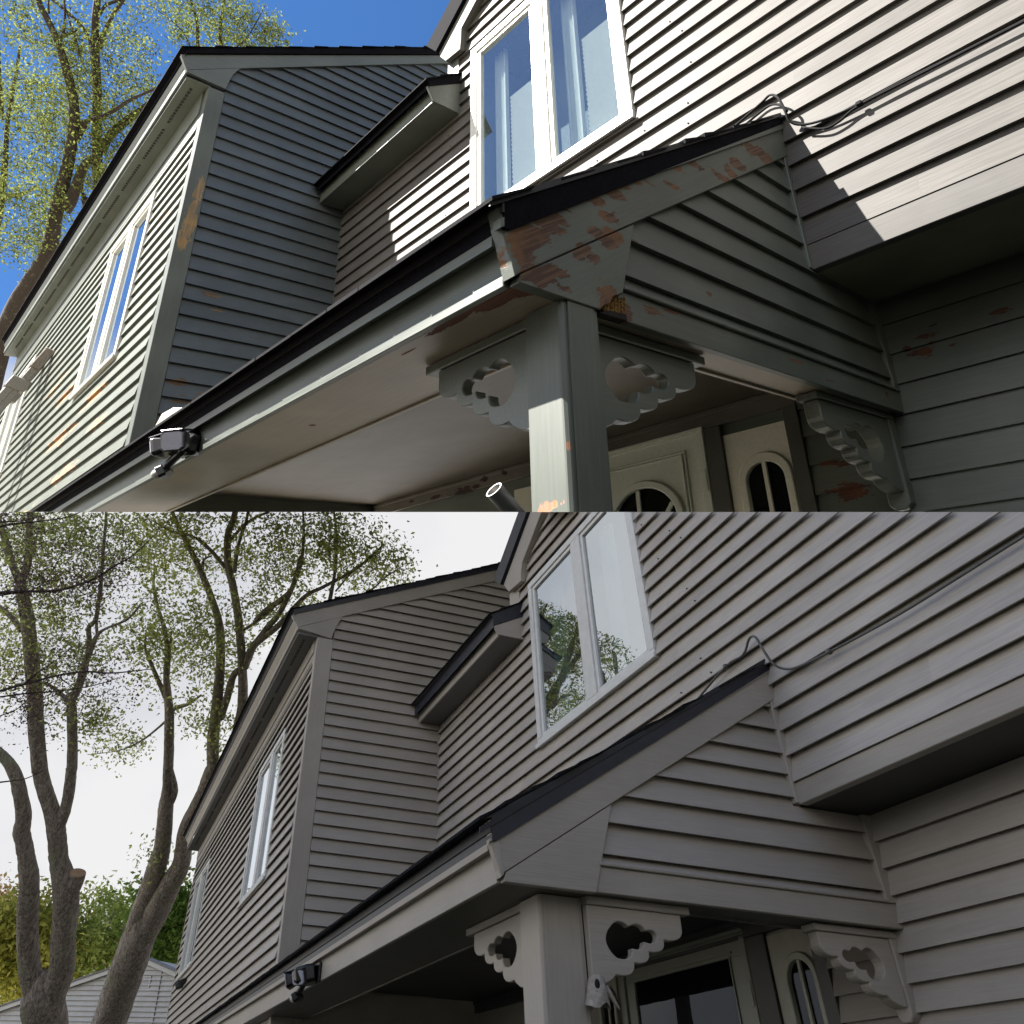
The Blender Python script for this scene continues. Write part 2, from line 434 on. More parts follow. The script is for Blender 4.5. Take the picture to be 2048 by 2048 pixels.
# ------------------------------------------------------------------ ground
def ground():
    for nm, sz, cx, cy, z, c1, c2, coll in (('ground', 600, 0, 0, 0.0, (.25, .22, .165), (.36, .32, .245), SUNNY), ('yard', 28, 0, 8, .004, (.045, .055, .025), (.085, .08, .045), CLOUDY)):  # ground paled to bounce sun upward; dark yard sheet added to cut bounce
        m, nt, b = new_mat(nm + '_bounce_tone')
        tcn = nt.nodes.new('ShaderNodeTexCoord').outputs['Object']
        n = nt.nodes.new('ShaderNodeTexNoise'); n.inputs['Scale'].default_value = 1.2; n.inputs['Detail'].default_value = 9; nt.links.new(tcn, n.inputs['Vector'])
        nt.links.new(mixc(nt, maprange(nt, n.outputs['Fac'], .35, .65), c1, c2), b.inputs['Base Color']); b.inputs['Roughness'].default_value = 0.95
        me = bpy.data.meshes.new(nm)
        me.from_pydata([(cx - sz, cy - sz, z), (cx + sz, cy - sz, z), (cx + sz, cy + sz, z), (cx - sz, cy + sz, z)], [], [(0, 1, 2, 3)]); me.materials.append(m)
        o = bpy.data.objects.new(nm, me); coll.objects.link(o); o['kind'] = 'structure'; o['label'] = 'sunlit open ground around the houses' if nm == 'ground' else 'dark green yard sheet added to cut bounced light by the painted house'
ground()

# ------------------------------------------------------------------ the house, once per view
HOUSE_A = dict(  # both house tables hold coordinates unprojected from image pixels onto wall planes
    xr=-1.28, yf=1.187, oh=0.104, Yw=3.18, Yl=3.84, xw=-6.247, ywf=1.51, xl=-15.9, xe0=-12.5,
    fz=(1.0, 1.155, 1.218, 1.325, 1.352), rb=(1.365, 1.151, .750), rt=(1.18, 1.213, .752), bb=(1.181, 1.245, .752), bt=(1.184, 1.348, .750), sdrop=.032,
    ret=((1.64, 1.0), (1.764, 1.45)), fr=(.992, 1.133), prow=[1.192, 1.366, 1.53, 1.692, 1.862, 2.05, 2.225, 2.41, 2.6], beam=1.635, sbeam=.178, ceil=1.33,
    post=(-1.447, -1.297, 1.378, 1.542), trim=(1.707, 1.863),
    rows=[1.863, 2.047, 2.237, 2.418, 2.593, 2.772, 2.955, 3.118, 3.287, 3.451] + [3.451 + .168 * k for k in range(1, 30)],
    win=(-3.915, -2.19, 3.487, 5.74, -3.09, -2.965, .082), xd=(-4.283, -4.112), se_z=5.01,
    dor=dict(o=(-4.523, 6.311, .93), i=(-4.355, 6.073, .95), e=[(-4.33, 5.989), (-4.238, 5.846), (-4.008, 5.819), (-3.992, 6.128)], s=.93, cz=(5.15, 5.87)),
    wcb=(1.52, 1.662), wrow0=3.31, wrowd=.1787, wrt=(1.146, 6.495, .701), wbk=(1.149, 6.39, .683), wrb=(1.756, 6.567, .704),
    wret=[(1.249, 6.181), (1.652, 6.161), (1.672, 6.31), (1.70, 6.44), (1.756, 6.567)], wf0=2.086, wfd=.1717, wsof=6.12, wfr=5.62, wfx=-6.335,
    ww=[(-9.05, -7.40, 3.035, 5.31, -8.28, -8.15, .075), (-14.95, -13.2, 2.94, 5.2, -14.1, -13.97, .075)],
    se=dict(y=2.86, z0=5.01, z1=5.235, xe=-4.101, end=[(2.86, 5.015), (3.18, 5.015), (3.18, 5.463), (2.782, 5.168)], top=(2.764, 5.249, .87), bot=(2.782, 5.168, .742)),
    hol=None, lrow=[1.70, 1.541, 1.351, 1.166, .985, .805, .625, .446, .266, .086], th=.034, thp=.030, thl=.02,
    door=dict(x=(-3.62, -2.457), top=1.212, jamb=(-2.457, -2.335), glass=None), sl=[(-2.333, -1.931, 1.127, -2.10, .956, .165, .893, .118), (-4.22, -3.82, 1.115, -4.02, .94, .165, .88, .118)], cas=(-1.918, -1.832, 1.205),
    br=dict(side=(1.542, .605, .98, .36), front=(-1.447, .478, .98, .36), wall=(3.80, .74, .985, .47)), floor=None)
HOUSE_B = dict(
    xr=-3.803, yf=1.729, oh=0.11, Yw=3.61, Yl=4.06, xw=-9.677, ywf=1.887, xl=-20.8, xe0=-16.0,
    fz=(1.0, 1.15, 1.205, 1.292, 1.325), rb=(1.787, 1.065, .655), rt=(1.796, 1.253, .657), bb=(1.796, 1.258, .655), bt=(2.498, 1.822, .625), sdrop=.015,
    ret=((2.226, 1.0), (2.365, 1.441)), fr=(1.004, 1.143), prow=[1.19, 1.347, 1.50, 1.641, 1.775, 1.90, 2.045, 2.19, 2.33], beam=2.2, sbeam=.20, ceil=1.28,
    post=(-4.155, -3.945, 1.985, 2.215), trim=(1.603, 1.723),
    rows=[1.723, 1.878, 2.035, 2.18, 2.331, 2.466, 2.619, 2.763, 2.905, 3.059, 3.203, 3.345] + [3.345 + .147 * k for k in range(1, 30)],
    win=(-6.91, -4.875, 3.05, 4.91, -5.935, -5.77, .075), xd=(-7.39, -7.15), se_z=4.34,
    dor=dict(o=(-7.58, 5.348, .68), i=(-7.403, 5.187, .68), e=[(-7.369, 5.149), (-7.271, 5.019), (-6.954, 4.974), (-6.896, 5.188)], s=.66, cz=(4.45, 5.06)),
    wcb=(1.893, 2.078), wrow0=2.31, wrowd=.1508, wrt=(1.452, 5.639, .488), wbk=(1.472, 5.551, .485), wrb=(2.171, 5.68, .491),
    wret=[(1.593, 5.373), (2.041, 5.314), (2.07, 5.43), (2.10, 5.52), (2.171, 5.68)], wf0=2.13, wfd=.1488, wsof=5.31, wfr=4.97, wfx=-9.755,
    ww=[(-12.9, -11.065, 2.60, 4.58, -11.96, -11.80, .08), (-19.9, -17.85, 2.56, 4.46, -19.0, -18.82, .08)],
    se=dict(y=3.3, z0=4.335, z1=4.5, xe=-7.127, end=[(3.3, 4.345), (3.61, 4.345), (3.61, 4.64), (3.242, 4.438)], top=(3.2, 4.578, .62), bot=(3.242, 4.438, .55)),
    hol=.012, lrow=[1.60, 1.449, 1.305, 1.163, 1.028, .893, .756, .625] + [.625 - .135 * k for k in range(1, 17)], th=.046, thp=.046, thl=.038,
    door=dict(x=(-6.685, -5.105), top=1.217, jamb=(-5.105, -4.915), glass=(-6.498, -5.31, 1.077)), sl=[(-4.912, -4.52, 1.147, -4.67, 1.023, .15, .978, .108), (-7.10, -6.79, 1.156, -6.93, 1.10, .14, 1.06, .1)], cas=(-4.51, -4.41, 1.165),
    br=dict(side=(2.215, .52, .985, .335), front=(-4.155, .66, .985, .33), wall=(4.04, .50, .985, .36)), floor=-1.25)

def scallops(cusps, bulge, n=7):
    """a scroll-sawn edge: round lobes from cusp to cusp"""
    out = []
    for (a, b) in zip(cusps[:-1], cusps[1:]):
        dx, dy = b[0] - a[0], b[1] - a[1]
        for k in range(n):
            t = k / n; h = math.sin(math.pi * t) ** .8 * bulge
            out.append((a[0] + dx * t - dy * h, a[1] + dy * t + dx * h))
    return out + [cusps[-1]]
BR_OUT = [(0, 0), (1, 0)] + scallops([(1.0, -.16), (.78, -.36), (.605, -.54), (.44, -.70), (.235, -.87)], .30) + [(.20, -.93), (.13, -.99), (.05, -1.02), (0, -1.02)]
BR_HOLE = scallops([(.27, -.66), (.24, -.25)], .20) + scallops([(.24, -.25), (.425, -.24), (.60, -.265), (.715, -.33)], .36)[1:] + scallops([(.715, -.33), (.565, -.41), (.43, -.515), (.27, -.66)], .33)[1:-1]

def roofline(p, y): return p[1] + (y - p[0]) * p[2]

def unlit(o):
    """panes mirror the sky; the lamp itself is kept off them so no sun glint shows"""
    if o is not None and o.name in SUNNY.objects:
        SUNNY.objects.unlink(o); CLOUDY.objects.link(o)
    return o

def window_part(side, house, P, win, y, mats, curtain):
    x0, x1, z0, z1, m0, m1, fw = win
    fr = mats['white']
    w = obj('window', [box(x0, x1, y - .035, y + .05, z0, z0 + fw), box(x0, x1, y - .035, y + .05, z1 - fw, z1),
                       box(x0, x0 + fw, y - .035, y + .05, z0 + fw, z1 - fw), box(x1 - fw, x1, y - .035, y + .05, z0 + fw, z1 - fw),
                       box(m0, m1, y - .035, y + .05, z0 + fw, z1 - fw)], fr, side, house, bevel=.004)
    if w is None: return
    if y < 2.5 or True:
        obj('sill_lip', box(x0 - .012, x1 + .012, y - .055, y - .036, z0 - .012, z0 + .03), fr, side, w, bevel=.003)
    for a, b in ((x0 + fw, m0), (m1, x1 - fw)):
        c, d = z0 + fw, z1 - fw; s = .042
        obj('sash', [box(a, b, y - .018, y + .03, c, c + s), box(a, b, y - .018, y + .03, d - s, d), box(a, a + s, y - .018, y + .03, c + s, d - s), box(b - s, b, y - .018, y + .03, c + s, d - s)], fr, side, w, bevel=.003)
        unlit(obj('pane', box(a + s, b - s, y + .004, y + .008, c + s, d - s), mats['pane'], side, w))
        if curtain:
            n = int((d - c) / .055); sh = []
            lo = c + (d - c) * curtain[0]
            for k in range(n):
                zz = c + s + (k + .5) * (d - c - 2 * s) / n
                if zz > c + (d - c) * curtain[1]: continue
                sh.append(prism([(y + .10, zz + .02), (y + .104, zz + .022), (y + .125, zz - .022), (y + .121, zz - .024)], 0, a + s + (b - a) * curtain[2], b - s - .01))
            if sh:
                o = obj('blind_slat', sh, mats['blind'], side, w)
                if o: o['kind'] = 'stuff'
            pts = []
            for k in range(15):
                u = a + s + (b - a) * curtain[3] * k / 14; pts.append((u, y + .16 + .022 * math.sin(k * 1.9)))
            obj('curtain', [([(p[0], p[1], z) for z in (c, d) for p in pts], [(k, k + 1, 15 + k + 1, 15 + k) for k in range(14)])], mats['blind'], side, w)
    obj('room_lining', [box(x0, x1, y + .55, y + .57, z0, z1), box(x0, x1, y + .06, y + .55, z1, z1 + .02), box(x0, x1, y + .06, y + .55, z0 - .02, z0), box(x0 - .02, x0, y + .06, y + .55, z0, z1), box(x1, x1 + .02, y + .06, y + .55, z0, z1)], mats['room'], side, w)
    return w

def shingles(side, roof, mat, y0, n, dy, zt, x0, x1, tabs=True):
    """courses of asphalt shingles laid up the slope; the first course and the rake ends are ragged"""
    for i in range(n):
        a = y0 + i * dy; b = a + dy * 1.12; j = random.uniform(-.016, .012); lf = random.uniform(.012, .030)
        def prof(a): return [(a, zt(a) + .003), (b, zt(b) + .003), (b, zt(b) + .008), (a, zt(a) + lf)]
        if i == 0 and tabs:
            u = x1 + .012; k = 0
            sh = []
            while u > x0:
                wd = random.uniform(.2, .34); aa = a - random.uniform(0, .004)
                q = [(aa, zt(aa) + .001 + random.uniform(0, .0015)), (b, zt(b) + .003), (b, zt(b) + .010), (aa, zt(aa) + .016 + random.uniform(0, .005))]
                obj('shingle', prism(q, 0, max(x0, u - wd + .004), u), mat, side, roof); u -= wd; k += 1
                if k > 60: break
        else:
            obj('shingle', prism(prof(a), 0, x0, x1 + .012 + j), mat, side, roof)

def bracket(side, house, mat, kind, b, P):
    o0, L, zt, D = b
    if kind == 'side':
        g = lambda p: (o0 + p[0] * L, zt - .022 + p[1] * D); xa = P['xr'] - .115; ax = 0; t = (xa - .022, xa + .022)
        rail = box(xa - .032, xa + .032, o0, o0 + L * 1.1, zt - .020, zt + .018)
    elif kind == 'front':
        ya = (P['post'][2] + .05); g = lambda p: (o0 - p[0] * L, zt - .022 + p[1] * D); ax = 1; t = (ya - .022, ya + .022)
        rail = box(o0 - L * 1.14, o0, ya - .032, ya + .032, zt - .020, zt + .018)
    else:
        g = lambda p: (o0 - .045 - p[0] * (L - .045), zt - .022 + p[1] * D * .86); xa = P['xr'] - .12; ax = 0; t = (xa - .036, xa + .036)
        rail = box(xa - .05, xa + .05, o0 - L * 1.04, o0 + .03, zt - .020, zt + .014)
    br = obj('bracket', holed([g(p) for p in BR_OUT], [[g(p) for p in BR_HOLE]], ax, *t), mat, side, house, bevel=.004)
    if br is None: return
    obj('bracket_rail', rail, mat, side, br, bevel=.004)
    if kind == 'wall':
        z0 = zt - D * 1.12
        obj('bracket_leg', prism([(xa - .05, zt - .02), (xa + .05, zt - .02), (xa + .05, z0 + .03), (xa + .025, z0), (xa - .025, z0), (xa - .05, z0 + .03)], 1, o0 - .045, o0 + .03), mat, side, br, bevel=.005)

def build_house(side, P, name, label, mp, peel, white, room_curtain):
    H = thing(name, label, 'house', side)
    px, py, pz = mp['px'], mp['py'], mp['pz']
    xr, yf, Yw, Yl, xw, ywf, xl = (P[k] for k in ('xr', 'yf', 'Yw', 'Yl', 'xw', 'ywf', 'xl'))
    mats = mp; xs = xr - .010 - P['thp']; oh = P['oh']; yo = yf - oh
    rf = mp['roof']; met = mp['band']
    # --- porch eave: fascia, crown, drip edge
    z0, z1, z2, z3, z4 = P['fz']; xe0 = P['xe0']
    k = lambda z, y: z * y / yf
    obj('fascia', box(xe0, xr - .05, yf, yf + .025, z0, z1 + .05), mp['fascia'], side, H, bevel=.003)
    yc = yf - .045
    obj('crown_moulding', prism([(yf, z1), (yf, z1 + .07), (yc, k(z2, yc)), (yc, k(z1, yc) + .02), (yf - .012, z1 - .004)], 0, xe0, xr - .045), px, side, H)
    # --- porch roof
    zt = lambda y: roofline(P['bt'], y) - P['sdrop']; zb = lambda y: roofline(P['bb'], y)
    roof = obj('porch_roof', [prism([(yc, k(z2, yc)), (yc + .02, k(z2, yc)), (Yw - .002, zb(Yw)), (Yw - .002, zt(Yw)), (yo + .012, zt(yo + .012)), (yc, zt(yc) - .016)], 0, xw + .002, xr + .012),
                              prism([(yc, k(z2, yc)), (yc + .02, k(z2, yc)), (ywf - .002, zb(ywf)), (ywf - .002, zt(ywf)), (yo + .012, zt(yo + .012)), (yc, zt(yc) - .016)], 0, xe0, xw)], met, side, H)
    obj('drip_edge', [box(xe0, xr + .013, yc - .008, yc - .001, k(z3, yc) - .045, k(z3, yc) - .004), prism([(yo, zb(yo) + .055), (Yw - .004, zb(Yw) + .055), (Yw - .004, zb(Yw) + .085), (yo, zb(yo) + .085)], 0, xr + .013, xr + .019)], mp['drip'], side, roof)
    n = int((Yw - yo) / .15) + 1
    shingles(side, roof, rf, yo - .004, n - 1, (Yw - yo) / n, zt, xw, xr + .02)
    shingles(side, roof, rf, yo - .004, 2, .15, zt, xe0, xw - .003)
    # --- rake board, its returned end and the frieze beam
    rb, rt = P['rb'], P['rt']; ye = yf - .01
    rk = obj('rake_board', prism([(yf - .052, roofline(rt, yf - .052) + .01), (yf - .002, z0 + .025), (yf + .012, roofline(rb, yf + .012)), (Yw - .003, roofline(rb, Yw)), (Yw - .003, roofline(rt, Yw))], 0, xr - .045, xr), mp['rake'], side, H, bevel=.003)
    obj('rake_moulding', prism([(yf - .06, roofline(rt, yf - .06) - .006), (Yw - .004, roofline(rt, Yw) - .006), (Yw - .004, roofline(P['bb'], Yw) - .002), (yf - .06, roofline(P['bb'], yf - .06) - .002)], 0, xr - .02, xr + .011), px, side, rk)
    r0, r1 = P['ret']
    obj('rake_end', prism([(yc - .014, zt(yc) - .03), (yc + .03, zt(yc + .03) - .03), (yf + .016, z0 + .03), (yf - .001, z0 + .012)], 0, xr - .050, xr + .003), mp['rake'], side, rk, bevel=.003)
    rot = [(r0[0] - .10, r0[1] - .002), (r0[0] - .075, r0[1] + .022), (r0[0] - .05, r0[1] + .035), (r0[0] - .03, r0[1] + .07), (r0[0] - .004, r0[1] + .085), (r0[0] + .022, r0[1] + .102)] if peel else [(r0[0], r0[1] - .002)]
    if peel:
        rw = flat('rotten_wood', (.20, .115, .035), .95, spec=.1, noise=.6, scale=30, bump=.8); dk = flat('rotten_dark', (.02, .014, .01), .95, noise=.4)
        rp = obj('rotten_wood', [prism([(r0[0] - .09, z0 + .004), (r0[0] + .03, z0 + .03), (r0[0] + .035, z0 + .13), (r0[0] - .06, z0 + .06)], 0, xr - .042, xr - .016)], rw, side, rk)
        sp = []
        for q in range(16):
            y_ = r0[0] - .09 + .0075 * q; h_ = .012 + .085 * q / 16 + random.uniform(-.012, .012)
            sp.append(prism([(y_, z0 + random.uniform(-.004, .012)), (y_ + .006, z0 + random.uniform(0, .014)), (y_ + .012, z0 + h_), (y_ + .008, z0 + h_ + .004)], 0, xr - .018, xr - .014 + random.uniform(0, .008)))
        o = obj('splinter', sp, rw, side, rp)
        if o: o['kind'] = 'stuff'
        obj('rot_cavity', [prism([(r0[0] - .10, z0 - .012), (r0[0] + .03, z0 - .010), (r0[0] + .03, z0 + .016), (r0[0] - .05, z0 + .010)], 0, xr - .04, xr - .006)], dk, side, rp)
    obj('cornice_return', prism([(yf + .016, z0 - .002)] + rot + [(r1[0], roofline(rb, r1[0]) - .004), (yf + .026, roofline(rb, yf + .026) - .004)], 0, xr - .044, xr - .003), mp['rake'], side, H, bevel=.003)
    f0, f1 = P['fr']
    fz_ = obj('frieze_board', box(xr - .045, xr - .012, r0[0] + .004, Yl - .003, f0, f1 - .018), mp['frieze'], side, H, bevel=.003)
    obj('frieze_cap', box(xr - .045, xr + .004, r0[0] + .03, Yl - .07, f1 - .017, f1), py, side, fz_, bevel=.004)
    # --- porch gable of clapboards
    gp = [(r0[0] - .04, f1), (Yl - .07, f1), (Yl - .07, P['trim'][0] - .004), (Yw - .055, P['trim'][0] - .004), (Yw - .055, roofline(rb, Yw - .055) + .01), (r1[0] - .02, roofline(rb, r1[0] - .02) + .01)]
    gw = obj('porch_gable', prism(gp, 0, xs - .05, xs - .006), py, side, H)
    clapboards(gw, side, mp['gable'], gp, [f1 + .002] + P['prow'], 0, xs, 1, P['thp'], .006, jog=.002, hollow=P['hol'])
    obj('corner_block', box(xs - .06, xr - .062, Yw - .07, Yl - .01, P['trim'][0] - .06, P['trim'][0] + .001), pz, side, H)
    obj('corner_trim', [box(xs - .03, xr - .006, Yw - .056, Yw - .002, P['trim'][0] + .005, roofline(rb, Yw) + .02)], pz, side, H, bevel=.003)
    obj('corner_trim', [box(xs - .03, xr - .004, Yl - .07, Yl - .002, f1 - .016, P['trim'][0] - .004)], pz, side, H, bevel=.003)
    # --- porch underside
    bm_ = P['beam']; sb = P['sbeam']
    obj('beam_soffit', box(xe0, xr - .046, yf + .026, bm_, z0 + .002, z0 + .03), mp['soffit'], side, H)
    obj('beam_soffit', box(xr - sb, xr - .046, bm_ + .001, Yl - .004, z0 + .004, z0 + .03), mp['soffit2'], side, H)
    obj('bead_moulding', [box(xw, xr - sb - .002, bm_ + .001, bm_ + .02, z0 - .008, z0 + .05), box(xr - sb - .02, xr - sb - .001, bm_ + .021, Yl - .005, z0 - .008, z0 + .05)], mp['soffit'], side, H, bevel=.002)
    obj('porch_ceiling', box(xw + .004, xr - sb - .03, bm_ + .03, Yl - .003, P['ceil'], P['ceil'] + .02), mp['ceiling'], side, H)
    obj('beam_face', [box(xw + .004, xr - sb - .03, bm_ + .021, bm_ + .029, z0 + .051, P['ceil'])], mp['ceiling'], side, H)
    # --- post
    a, b, c, d = P['post']
    bot = P['floor'] if P['floor'] is not None else -.6
    ch = .012
    post = obj('porch_post', [prism([(a, c), (b - .012, c), (b, c + .012), (b, d), (a, d)], 2, bot, z0 - .001)], mp['post'], side, H, bevel=.003)
    obj('post_strip', [box(b + .001, b + .007, c + .026, d - .022, bot, z0 - .004)], mp['post'], side, post)
    # --- brackets
    bracket(side, H, mp['brk'], 'side', P['br']['side'], P)
    bracket(side, H, mp['brk'], 'front', P['br']['front'], P)
    bracket(side, H, mp['brk'], 'wall', P['br']['wall'], P)
    # --- upper main wall, overhanging the lower storey
    d_ = P['dor']; xd0, xd1 = P['xd']; t0, t1 = P['trim']; zs = P['se_z']; XR = 2.6 if side is A else 1.6
    ztop = 8.6 if side is A else 7.4
    arc = d_['e'][3]; xt = arc[0] + (ztop - arc[1]) / d_['s']
    poly = [(xw + .03, t1), (XR, t1), (XR, ztop), (xt, ztop), arc, (xd1, d_['e'][2][1] + .05), (xd1, zs + .02), (xw + .03, zs + .02)]
    win = P['win']
    mw = obj('main_wall', [prism([(xw, t1), (XR, t1), (XR, win[2] + .02), (xw, win[2] + .02)], 1, Yw + .006, Yw + .05), prism([(win[1] - .02, win[2] + .02), (XR, win[2] + .02), (XR, ztop), (win[1] - .02, ztop)], 1, Yw + .006, Yw + .05),
                           prism([(xw, win[2] + .02), (win[0] + .02, win[2] + .02), (win[0] + .02, zs + .3), (xw, zs + .3)], 1, Yw + .006, Yw + .05),
                           prism([(xd0, zs + .3), (win[0] + .02, zs + .3), (win[0] + .02, arc[1] + (win[0] + .02 - arc[0]) * d_['s'] + .1), (xd0, arc[1])], 1, Yw + .006, Yw + .05),
                           prism([(win[0] + .02, win[3] - .02), (win[1] - .02, win[3] - .02), (win[1] - .02, arc[1] + (win[1] - .02 - arc[0]) * d_['s'] + .1), (win[0] + .02, arc[1] + (win[0] + .02 - arc[0]) * d_['s'] + .1)], 1, Yw + .006, Yw + .05)], px, side, H)
    jn = [(random.uniform(win[0] - 1.5, XR - .4), i) for i in range(0, 26) for _ in range(2)] + [(win[1] + .25, 8), (win[1] + .6, 12)]
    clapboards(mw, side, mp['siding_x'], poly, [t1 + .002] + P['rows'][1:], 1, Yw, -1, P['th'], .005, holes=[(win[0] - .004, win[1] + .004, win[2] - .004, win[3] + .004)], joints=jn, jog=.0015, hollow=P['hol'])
    sk = obj('skirt_board', box(xr - .02, XR, Yw - .03, Yw + .03, t0, t1 + .002), mp['skirt'], side, H, bevel=.004)
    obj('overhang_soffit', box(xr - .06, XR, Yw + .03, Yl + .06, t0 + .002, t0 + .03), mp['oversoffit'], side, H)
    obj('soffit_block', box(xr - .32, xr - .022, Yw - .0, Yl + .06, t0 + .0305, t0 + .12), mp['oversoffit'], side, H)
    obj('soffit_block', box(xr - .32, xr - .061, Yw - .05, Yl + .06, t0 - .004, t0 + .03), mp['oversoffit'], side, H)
    # nail heads standing on the boards
    nails = []
    for i, zr in enumerate(P['rows'][1:26]):
        for q in range(7):
            u = xr - 3.0 + q * .405 + (i % 2) * .11 + random.uniform(-.05, .05)
            if win[0] - .1 < u < win[1] + .06 and zr + .05 > win[2]: continue
            if random.random() < .45: continue
            if u > XR - .1 or u < xr - .9 and zr < 3.0: continue
            zz = zr + .028; r = .0062 if side is A else .0062; yy = Yw - P['th'] + .0005
            nails.append(prism([(u + r * math.cos(t * 1.047), zz + r * math.sin(t * 1.047) * .9) for t in range(6)], 1, yy - .003, yy + .004))
    o = obj('nail_head', nails, mp['nail'], side, mw)
    if o: o['kind'] = 'stuff'
    window_part(side, H, P, win, Yw - .012, mats, room_curtain)
    # --- dormer rake over the main wall
    X2 = xt + .3
    io, ii = d_['o'], d_['i']
    obj('dormer_roof', prism([(io[0], io[1]), (ii[0], ii[1]), (X2, roofline(ii, X2)), (X2, roofline(io, X2))], 1, Yw - .14, Yw + 1.6), met, side, H)
    obj('dormer_rake_board', prism([(ii[0] + .004, ii[1] - .004), d_['e'][0], d_['e'][1], d_['e'][2], (d_['e'][2][0] + .012, (d_['e'][2][1] + d_['e'][3][1]) / 2), d_['e'][3], (X2, arc[1] + (X2 - arc[0]) * d_['s']), (X2, roofline(ii, X2) - .004)], 1, Yw - .10, Yw - .045), mp['skirt'], side, H, bevel=.004)
    obj('dormer_soffit', prism([(d_['e'][1][0] + .02, d_['e'][1][1] + .03), (d_['e'][2][0], d_['e'][2][1] + .03), (d_['e'][3][0], d_['e'][3][1]), (X2, arc[1] + (X2 - arc[0]) * d_['s'] + .02), (X2, roofline(ii, X2) - .05), (ii[0] + .03, ii[1] - .02)], 1, Yw - .044, Yw + .004), px, side, H)
    obj('dormer_corner_board', box(xd0, xd1, Yw - .035, Yw + .1, d_['cz'][0], d_['cz'][1]), pz, side, H, bevel=.004)
    # --- small eave between the wing and the dormer
    S = P['se']; xe = S['xe']; ys = S['y']
    zst = lambda y: roofline(S['top'], y); zsb = lambda y: roofline(S['bot'], y)
    yso = S['top'][0]
    sr = obj('eave_roof', prism([(yso + .04, zsb(yso)), (yso + .045, zsb(yso) + .03), (Yw - .04, zsb(Yw - .04)), (5.4, zst(5.4) - .1), (5.4, zst(5.4)), (yso + .006, zst(yso) - .010), (yso + .04, zst(yso) - .02)], 0, xw + .04, xe + .008), met, side, H)
    shingles(side, sr, rf, yso - .012, 5, .14, lambda y: zst(y) - .014, xw + .04, xe + .016)
    obj('eave_fascia', box(xw + .04, xe - .022, ys, ys + .022, S['z0'], S['z1'] + .03), px, side, H, bevel=.003)
    obj('eave_crown', prism([(ys, S['z1'] - .01), (ys - .03, S['z1'] + .005), (ys - .03, S['z1'] + .03), (ys, S['z1'] + .03)], 0, xw + .04, xe - .022), px, side, H)
    obj('eave_end_board', prism(S['end'], 0, xe - .02, xe), py, side, H, bevel=.003)
    obj('eave_soffit', box(xw + .04, xe - .022, ys + .023, Yw - .026, S['z0'] + .006, S['z0'] + .026), mp['soffit3'], side, H)
    # --- wing
    c0, c1 = P['wcb']; wrb, wbk, wrt = P['wrb'], P['wbk'], P['wrt']
    wp = [(c1, 1.22), (Yw - .03, 1.22), (Yw - .03, zs - .05), (5.4, zs - .05), (5.4, roofline(wrb, 5.4) + .02), (c1, roofline(wrb, c1) + .02)]
    ws = obj('wing_side_wall', prism(wp, 0, xw - .06, xw - .006), py, side, H)
    nrow = int((roofline(wrb, 5.4) - 1.3) / P['wrowd']) + 2
    z00 = P['wrow0'] - P['wrowd'] * int((P['wrow0'] - 1.25) / P['wrowd'])
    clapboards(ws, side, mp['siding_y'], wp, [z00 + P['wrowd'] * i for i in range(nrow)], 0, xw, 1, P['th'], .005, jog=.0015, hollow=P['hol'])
    obj('inside_corner_bead', box(xw + .004, xw + .03, Yw - .03, Yw - .004, 1.9, zs - .01), pz, side, H)
    obj('corner_board', [box(xw - .088, xw + .03, c0 - .03, c1 - .002, bot, P['wsof'] - .002)], mp['cboard'], side, H, bevel=.004)
    wr = obj('wing_rake_board', prism([(wbk[0] + .004, wbk[1] - .003), P['wret'][0], (P['wret'][0][0] + .01, roofline(wrb, P['wret'][0][0] + .01)), (5.6, roofline(wrb, 5.6)), (5.6, roofline(wbk, 5.6) - .003)], 0, xw + .012, xw + .05), mp['wrake'], side, H, bevel=.003)
    obj('wing_cornice_return', prism([P['wret'][0]] + P['wret'][1:] + [(P['wret'][0][0] + .012, roofline(wrb, P['wret'][0][0] + .012) - .003)], 0, xw + .012, xw + .047), mp['wrake'], side, wr)
    wroof = obj('wing_roof', prism([(wbk[0] + .045, wbk[1] - .004), (wbk[0] + .05, wbk[1] + .03), (5.6, roofline(wbk, 5.6)), (5.6, roofline(wrt, 5.6) - .02), (wrt[0] + .01, wrt[1] - .013), (wrt[0] + .045, wrt[1] - .02)], 0, xl - .05, xw + .07), met, side, H)
    n = 28; shingles(side, wroof, rf, wrt[0] - .012, n, (5.5 - wrt[0]) / n, lambda y: roofline(wrt, y) - .022, xl - .05, xw + .078)
    yw0 = P['wret'][0][0]; zw0 = P['wret'][0][1]
    obj('wing_fascia', box(xl, xw + .01, yw0 - .012, yw0 + .012, zw0 - .01, wbk[1] - .02), px, side, H, bevel=.003)
    obj('wing_crown', prism([(yw0 - .013, wbk[1] - .09), (wbk[0] + .058, wbk[1] - .03), (wbk[0] + .058, wbk[1] - .006), (yw0 - .013, wbk[1] - .006)], 0, xl, xw + .01), px, side, H)
    obj('wing_soffit', box(xl, xw + .01, yw0 + .013, ywf - .002, P['wsof'] + .002, P['wsof'] + .03), mp['soffit3'], side, H)
    ym = yw0 + (ywf - yw0) * .42; wd = (ywf - yw0) * .05
    vents = []
    for i in range(150):
        u = xw - .12 - i * (.06 if side is A else .07)
        if i % 14 > 11: continue
        vents.append(box(u - .034, u, ym - wd, ym + wd, P['wsof'] - .004, P['wsof'] + .001))
    o = obj('soffit_vent', vents, mp['nail'], side, H)
    if o: o['kind'] = 'stuff'
